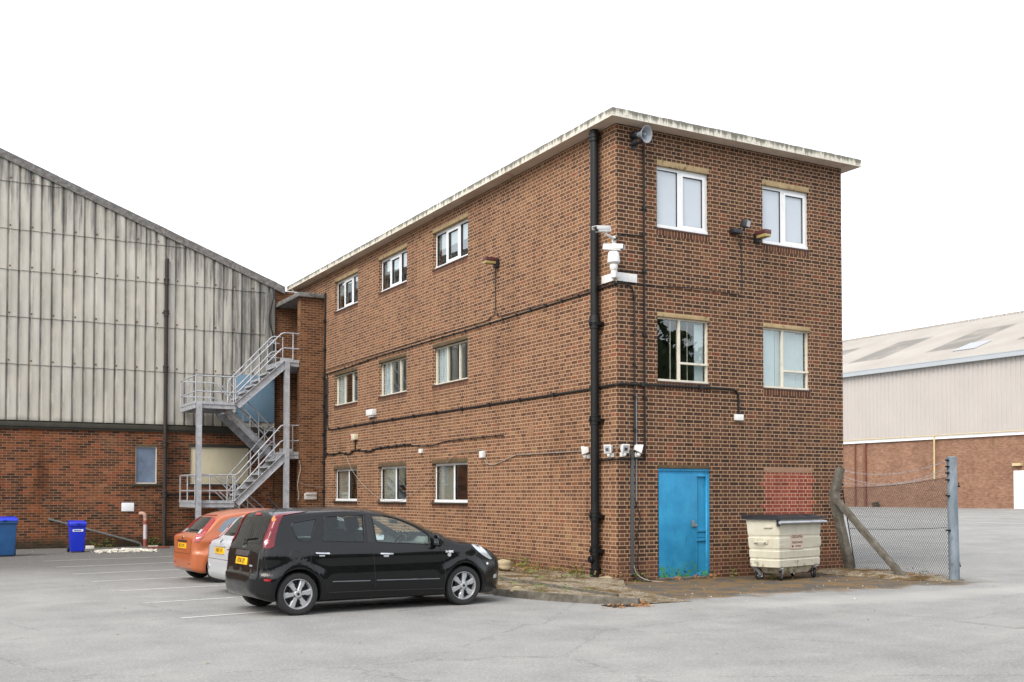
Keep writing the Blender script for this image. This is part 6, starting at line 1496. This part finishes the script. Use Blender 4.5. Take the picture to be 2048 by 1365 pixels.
# rear screen and tailgate furniture
patch(sk, round_poly([(-.54, .955), (.54, .955), (.50, 1.31), (-.50, 1.31)], .06), ray_b, .003, .02, M_DARKGLASS, 'rear_screen', car, .05)
patch(sk, round_poly([(-.11, 1.335), (.11, 1.335), (.08, 1.368), (-.08, 1.368)], .015), ray_b, .012, .02, M_REDLAMP, 'brake_lamp', car, .02)
LMP = [(-.355, 1.352), (-.10, 1.378), (.10, 1.388), (-.10, 1.362), (-.235, 1.338), (-.29, 1.233), (-.335, 1.05), (-.35, .935), (-.415, .905), (-.50, .912), (-.492, 1.03), (-.45, 1.14), (-.40, 1.257)]
for r_ in (ray_r, ray_l):
    lp = patch(sk, LMP, r_, .010, .03, M_DKREDLAMP, 'tail_lamp', car, .022)
    patch(sk, round_poly([(-.375, 1.30), (-.335, 1.335), (-.335, 1.27), (-.375, 1.255)], .01), r_, .016, .01, M_ORLAMP, 'indicator', lp, .02)
    patch(sk, round_poly([(-.485, .99), (-.45, 1.05), (-.41, 1.02), (-.425, .965), (-.475, .945)], .02), r_, .016, .01, M_REDLAMP, 'brake_light', lp, .02)
    patch(sk, round_poly([(-.478, .985), (-.452, 1.025), (-.442, .985), (-.465, .965)], .015), r_, .019, .006, M_CLEARLAMP, 'reversing_light', lp, .015)
    patch(sk, round_poly([(-.49, .515), (-.39, .505), (-.395, .475), (-.485, .483)], .008), r_, .006, .01, M_REDLAMP, 'reflector', car, .02)
    seam(sk, [[(-.485, .93), (-.487, .80), (-.45, .64)], [(.273, 1.34), (.172, .968), (.166, .697), (.30, .52), (.40, .36), (.43, .294)], [(.994, 1.38), (1.04, 1.15), (1.087, .927), (1.128, .319)], [(2.13, .877), (2.2, .74), (2.229, .651), (2.235, .4), (2.201, .257)], [(.43, .289), (1.2, .284), (2.2, .262)], [(.27, 1.345), (.36, 1.372), (.6, 1.386), (.98, 1.385)], [(2.0, 1.085), (2.155, .98), (2.165, .90), (2.3, .875)], arc_pts(-.052, .80, .075, 0, 2 * pi), [(-.45, .62), (-.36, .60), (-.30, .50)], [(2.64, .885), (2.80, .72), (2.93, .56)]], r_, .0045, .0, M_SEAL, 'panel_gap', car)
    m = MB(); m.tube(line_on(sk, [(.48, .435), (1.045, .424)], r_, .002), .008, 6); m.tube(line_on(sk, [(1.14, .426), (2.14, .407)], r_, .002), .008, 6); m.build('side_moulding', plain('gloss_grey_moulding', S(96, 100, 104), .2, .4), car)
    for a, b in (((.23, .826), (.415, .816)), ((1.19, .792), (1.375, .783))):
        m = MB(); P = line_on(sk, [a, b], r_, .03); ends = line_on(sk, [a, b], r_, .0); m.tube([ends[0]] + P + [ends[-1]], .014, 8)
        c_ = line_on(sk, [((a[0] + b[0]) / 2 - .04, a[1] - .035), ((a[0] + b[0]) / 2 + .04, a[1] - .037)], r_, .002); m.tube(c_, .012, 6); m.build('door_handle', M_CHROME, car)
    patch(sk, round_poly([(2.665, .890), (2.80, .872), (2.90, .80), (3.035, .662), (2.985, .660), (2.85, .735), (2.74, .82)], .02), r_, .006, .03, M_CLEARLAMP, 'headlamp', car, .025)
    patch(sk, arc_pts(2.30, .752, .03, 0, 2 * pi, 14)[:-1], r_, .006, .01, M_CLEARLAMP, 'side_repeater', car, .02)
    patch(sk, arc_pts(2.945, .60, .018, 0, 2 * pi, 12)[:-1], r_, .004, .01, M_CHROME, 'badge', car, .02)
    patch(sk, round_poly([(3.06, .43), (3.11, .44), (3.10, .38), (3.05, .375)], .012), r_, .004, .01, M_CLEARLAMP, 'fog_lamp', car, .02)
for sg in (-1, 1):
    bm = bmesh.new(); bmesh.ops.create_uvsphere(bm, u_segments=20, v_segments=14, radius=1)
    for v in bm.verts: v.co = Vector((v.co.x * .085 - .015 * v.co.z, v.co.y * .085, v.co.z * .092)) if v.co.x > -.35 else Vector((-.03 - .015 * v.co.z, v.co.y * .085, v.co.z * .092))
    bmesh.ops.translate(bm, verts=bm.verts, vec=(2.075, sg * .885, .965)); me = bpy.data.meshes.new('mirror'); bm.to_mesh(me); bm.free()
    for p in me.polygons: p.use_smooth = True
    me.materials.append(M_BLACKCAR); o = bpy.data.objects.new('door_mirror', me); OBJ.link(o); o.parent = car
    m = MB(); m.beam((2.1, sg * .76, .92), (2.09, sg * .86, .93), .07, .03); m.build('mirror_arm', M_TRIM, o)
    m = MB(); m.box(2.041, 2.044, sg * .885 - .065, sg * .885 + .065, .90, 1.03); m.build('mirror_glass', M_CHROME, o)
l, n = sk.cast(*ray_r(2.30, .80)); l2, _ = sk.cast(*ray_r(2.40, .80)); tx = (l2 - l).normalized(); up = n.cross(tx)
text_mesh('n-tec', .062, frame_M(l + n * .003, tx, up), M_WHITEPAINT, 'lettering', car, .003, 1.0, .002)
plate(car, sk, .715, 'BT60 UJY'); emblem(car, sk, 0.0, .905, .042, M_CHROME)
patch(sk, round_poly([(-.27, .785), (.27, .785), (.25, .86), (-.25, .86)], .03), ray_b, .014, .03, plain('smoky_chrome', S(120, 122, 126), .18, .7, vary=.1), 'tailgate_handle', car, .03)
patch(sk, [(-.43, .655), (-.33, .655), (-.33, .675), (-.43, .675)], ray_b, .004, .01, M_CLEARLAMP, 'badge', car, .02)
m = MB(); w_ = line_on(sk, [(.02, .93), (.06, 1.0), (-.32, 1.03)], ray_b, .022); m.tube(w_, .009, 6); m.tube([w_[0] - Vector((.0, 0, 0)), w_[0] + Vector((.03, 0, 0))], .025, 10); m.build('rear_wiper', M_TRIM, car)
m = MB(); m.tube([(.02, .0, 1.405), (-.0, 0, 1.43), (-.18, 0, 1.60)], [.03, .015, .005], 8); m.build('aerial', M_TRIM, car)
# cabin
m = MB()
def seat(m, x, y):
    m.box(x, x + .48, y - .24, y + .24, .42, .62); R_ = Matrix.Translation((x + .06, y, .60)) @ Matrix.Rotation(radians(-14), 4, 'Y'); m.box(-.07, .07, -.24, .24, 0, .52, M=R_); m.box(-.05, .05, -.13, .13, .55, .72, M=R_); m.tube([R_ @ Vector((0, -.06, .5)), R_ @ Vector((0, -.06, .6))], .01, 6); m.tube([R_ @ Vector((0, .06, .5)), R_ @ Vector((0, .06, .6))], .01, 6)
for y in (-.36, .36):
    m = MB(); seat(m, 1.05, y); m.build('front_seat', M_SEAT, car, bevel=.03, seg=3)
m = MB(); m.box(.1, .6, -.62, .62, .42, .60); R_ = Matrix.Translation((.12, 0, .58)) @ Matrix.Rotation(radians(-16), 4, 'Y'); m.box(-.07, .07, -.62, .62, 0, .5, M=R_)
for y in (-.4, .4): m.box(-.05, .05, y - .12, y + .12, .52, .66, M=R_)
m.build('rear_seat', M_SEAT, car, bevel=.03, seg=3)
m = MB(); m.box(1.85, 2.32, -.68, .68, .55, .90); m.box(1.78, 1.86, -.52, -.2, .72, .93); m.build('dashboard', M_DASH, car, bevel=.05, seg=3)
m = MB(); Tq = Matrix.Translation((1.70, -.36, .87)) @ Matrix.Rotation(radians(-62), 4, 'Y'); m.tube([Tq @ Vector((.18 * cos(a), .18 * sin(a), 0)) for a in [2 * pi * k / 28 for k in range(28)]], .016, 8, closed=True)
m.box(-.17, .17, -.018, .018, -.012, .012, M=Tq); m.lathe([(0, -.05), (.06, -.04), (.07, .02), (0, .03)], Tq, 14); m.build('steering_wheel', M_TRIM, car)
m = MB(); m.box(1.78, 1.80, -.12, .12, 1.19, 1.25); m.build('rear_view_mirror', M_TRIM, car, bevel=.006)

# ---------------------------------------------------------------- silver hatchback, middle
sv = dict(belt=.90, tumble=.28, R=.275, wb=2.36, track=.755, wheel='five',
    zt=[(-.60, .46), (-.595, .53), (-.585, .58), (-.578, .66), (-.572, .78), (-.545, .86), (-.41, .93), (-.25, 1.10), (-.10, 1.265), (-.04, 1.305), (.2, 1.345), (.7, 1.37), (1.1, 1.345), (1.5, 1.24), (1.95, 1.03), (2.15, .93), (2.4, .88), (2.7, .80), (2.9, .68), (3.0, .5), (3.03, .38)],
    zb=[(-.60, .34), (-.56, .27), (-.45, .22), (-.3, .19), (2.6, .17), (2.95, .18), (3.03, .26)],
    W=[(-.60, .42), (-.595, .52), (-.57, .61), (-.50, .68), (-.38, .725), (-.1, .76), (.4, .775), (2.0, .775), (2.4, .75), (2.7, .67), (2.9, .5), (3.0, .28), (3.03, .15)],
    crown=[(-.60, .01), (-.45, .03), (-.2, .05), (1.0, .05), (1.8, .12), (2.2, .06), (3.03, .04)])
car, sk, cb, body = build_car('silver_car', 'silver hatchback parked between the orange car and the black car', (-6.45, 1.22), 4.0, sv, M_SILVERCAR)
patch(sk, round_poly([(-.47, .945), (.47, .945), (.42, 1.245), (-.42, 1.245)], .07), ray_b, .003, .02, M_DARKGLASS, 'rear_screen', car, .05)
patch(sk, round_poly([(-.13, 1.255), (.13, 1.255), (.12, 1.275), (-.12, 1.275)], .008), ray_b, .012, .02, M_REDLAMP, 'brake_lamp', car, .02)
for sg, r_ in ((-1, ray_r), (1, ray_l)):
    lp = patch(sk, round_poly([(sg * .515, .80), (sg * .70, .80), (sg * .69, .93), (sg * .64, 1.09), (sg * .575, 1.14), (sg * .53, 1.0), (sg * .515, .90)], .025), ray_b, .010, .03, M_REDLAMP, 'tail_lamp', car, .022)
    patch(sk, round_poly([(sg * .545, .905), (sg * .67, .905), (sg * .625, 1.05), (sg * .58, 1.06)], .02), ray_b, .015, .01, M_CLEARLAMP, 'indicator', lp, .02)
    patch(sk, arc_pts(sg * .50, .435, .045, 0, 2 * pi, 16)[:-1], ray_b, .012, .02, M_CHROME, 'fog_lamp', car, .02)
    patch(sk, round_poly(cor([(.25, 1.22), (.9, 1.27), (.95, .94), (.2, .94)]), .05), ray_sr if sg < 0 else ray_sl, .002, .01, M_DARKGLASS, 'side_window', car, .05)
    patch(sk, round_poly(cor([(1.02, 1.25), (1.15, 1.24), (1.62, .99), (1.66, .92), (1.05, .93)]), .05), ray_sr if sg < 0 else ray_sl, .002, .01, M_DARKGLASS, 'side_window', car, .05)
    seam(sk, [[(-.53, .90), (-.55, .75), (-.50, .58)]], r_, .004, 0, M_SEAL, 'panel_gap', car)
seam(sk, [[(-.56, .57), (.56, .57)], [(-.56, .57), (-.57, .8)], [(.56, .57), (.57, .8)]], ray_b, .004, 0, M_SEAL, 'tailgate_gap', car)
patch(sk, [(x, y) for x, y in [(1.05, -.45), (1.5, -.55), (1.8, -.6), (2.0, -.3), (2.05, 0), (2.0, .3), (1.8, .6), (1.5, .55), (1.05, .45)]], ray_t, .003, .02, M_DARKGLASS, 'windscreen', car, .08)
patch(sk, round_poly([(-.26, .775), (.26, .775), (.26, .815), (-.26, .815)], .015), ray_b, .02, .03, M_SILVERCAR, 'tailgate_handle', car, .03)
plate(car, sk, .71, 'FH07 UTR'); emblem(car, sk, 0, .86, .036, M_CHROME)
m = MB(); w_ = line_on(sk, [(.05, .95), (.08, .98), (-.30, .99)], ray_b, .02); m.tube(w_, .008, 6); m.build('rear_wiper', M_TRIM, car)
patch(sk, [(-.50, .735), (-.36, .735), (-.36, .75), (-.50, .75)], ray_b, .004, .01, M_CHROME, 'badge', car, .02)

# ---------------------------------------------------------------- orange three door hatchback, farthest
og = dict(belt=.90, tumble=.27, R=.28, wb=2.35, track=.775, wheel='five',
    zt=[(-.535, .40), (-.53, .47), (-.515, .53), (-.52, .60), (-.525, .72), (-.515, .83), (-.47, .88), (-.37, .925), (-.22, 1.06), (-.07, 1.205), (-.01, 1.25), (.1, 1.285), (.5, 1.345), (.9, 1.362), (1.3, 1.345), (1.6, 1.26), (2.0, 1.06), (2.2, .95), (2.45, .88), (2.8, .79), (3.0, .66), (3.08, .5), (3.1, .38)],
    zb=[(-.535, .27), (-.48, .22), (-.38, .185), (-.25, .18), (2.6, .17), (3.0, .18), (3.1, .25)],
    W=[(-.535, .42), (-.53, .52), (-.51, .61), (-.46, .685), (-.35, .735), (-.1, .77), (.4, .785), (2.0, .785), (2.5, .76), (2.8, .67), (3.0, .5), (3.08, .28), (3.1, .15)],
    crown=[(-.535, .01), (-.4, .035), (-.2, .05), (1.0, .05), (1.8, .12), (2.2, .06), (3.1, .04)])
og['zt'] = sorted(og['zt'])
og['zt'] = [(-.535, .42), (-.53, .50), (-.525, .62), (-.522, .74), (-.512, .83), (-.47, .88)] + [p for p in og['zt'] if p[0] > -.4]
car, sk, cb, body = build_car('orange_car', 'burnt orange three door hatchback parked farthest, tall red rear lamps', (-6.45, 4.22), 4.0, og, M_ORANGECAR)
patch(sk, round_poly([(-.52, .915), (.52, .915), (.44, 1.20), (-.44, 1.20)], .07), ray_b, .003, .02, M_DARKGLASS, 'rear_screen', car, .05)
for sg, r_ in ((-1, ray_r), (1, ray_l)):
    rk = ray_k(.307, sg)
    lp = patch(sk, round_poly([(-.559, .752), (-.452, .765), (-.375, .87), (-.153, 1.166), (-.161, 1.205), (-.207, 1.205), (-.346, 1.038), (-.484, .91), (-.545, .83)], .025), rk, .010, .03, M_REDLAMP, 'tail_lamp', car, .022)
    patch(sk, round_poly([(-.480, .910), (-.44, .907), (-.385, .980), (-.415, .988)], .01), rk, .015, .01, M_CLEARLAMP, 'reversing_light', lp, .02)
    patch(sk, round_poly(cor([(.02, 1.13), (.15, 1.195), (.75, 1.25), (.80, .94), (.05, .925), (-.085, .935), (-.10, .975)]), .07), ray_sr if sg < 0 else ray_sl, .002, .01, plain('pale_car_window', S(96, 106, 116), .06, spec=.9), 'side_window', car, .05)
    patch(sk, round_poly(cor([(.88, 1.26), (1.2, 1.25), (1.8, 1.01), (1.85, .92), (.92, .93)]), .05), ray_sr if sg < 0 else ray_sl, .002, .01, M_DARKGLASS, 'side_window', car, .05)
    patch(sk, round_poly([(sg * .40, .335), (sg * .50, .345), (sg * .50, .365), (sg * .40, .355)], .006), ray_b, .005, .01, M_REDLAMP, 'reflector', car, .02)
seam(sk, [[(-.50, .53), (.50, .53)], [(-.50, .53), (-.555, .78)], [(.50, .53), (.555, .78)]], ray_b, .004, 0, M_SEAL, 'tailgate_gap', car)
patch(sk, [(1.1, -.45), (1.5, -.55), (1.85, -.6), (2.05, -.3), (2.1, 0), (2.05, .3), (1.85, .6), (1.5, .55), (1.1, .45)], ray_t, .003, .02, M_DARKGLASS, 'windscreen', car, .08)
patch(sk, round_poly([(-.26, .745), (.26, .745), (.26, .775), (-.26, .775)], .01), ray_b, .022, .035, M_TRIM, 'tailgate_handle', car, .03)
plate(car, sk, .67, 'MC51 BYG'); emblem(car, sk, 0, .822, .034, M_CHROME)
patch(sk, round_poly([(-.40, 1.222), (.40, 1.222), (.38, 1.238), (-.38, 1.238)], .006), ray_b, .008, .02, M_DKREDLAMP, 'brake_lamp', car, .03)
m = MB(); w_ = line_on(sk, [(.05, .92), (.08, .95), (-.28, .96)], ray_b, .02); m.tube(w_, .008, 6); m.build('rear_wiper', M_TRIM, car)
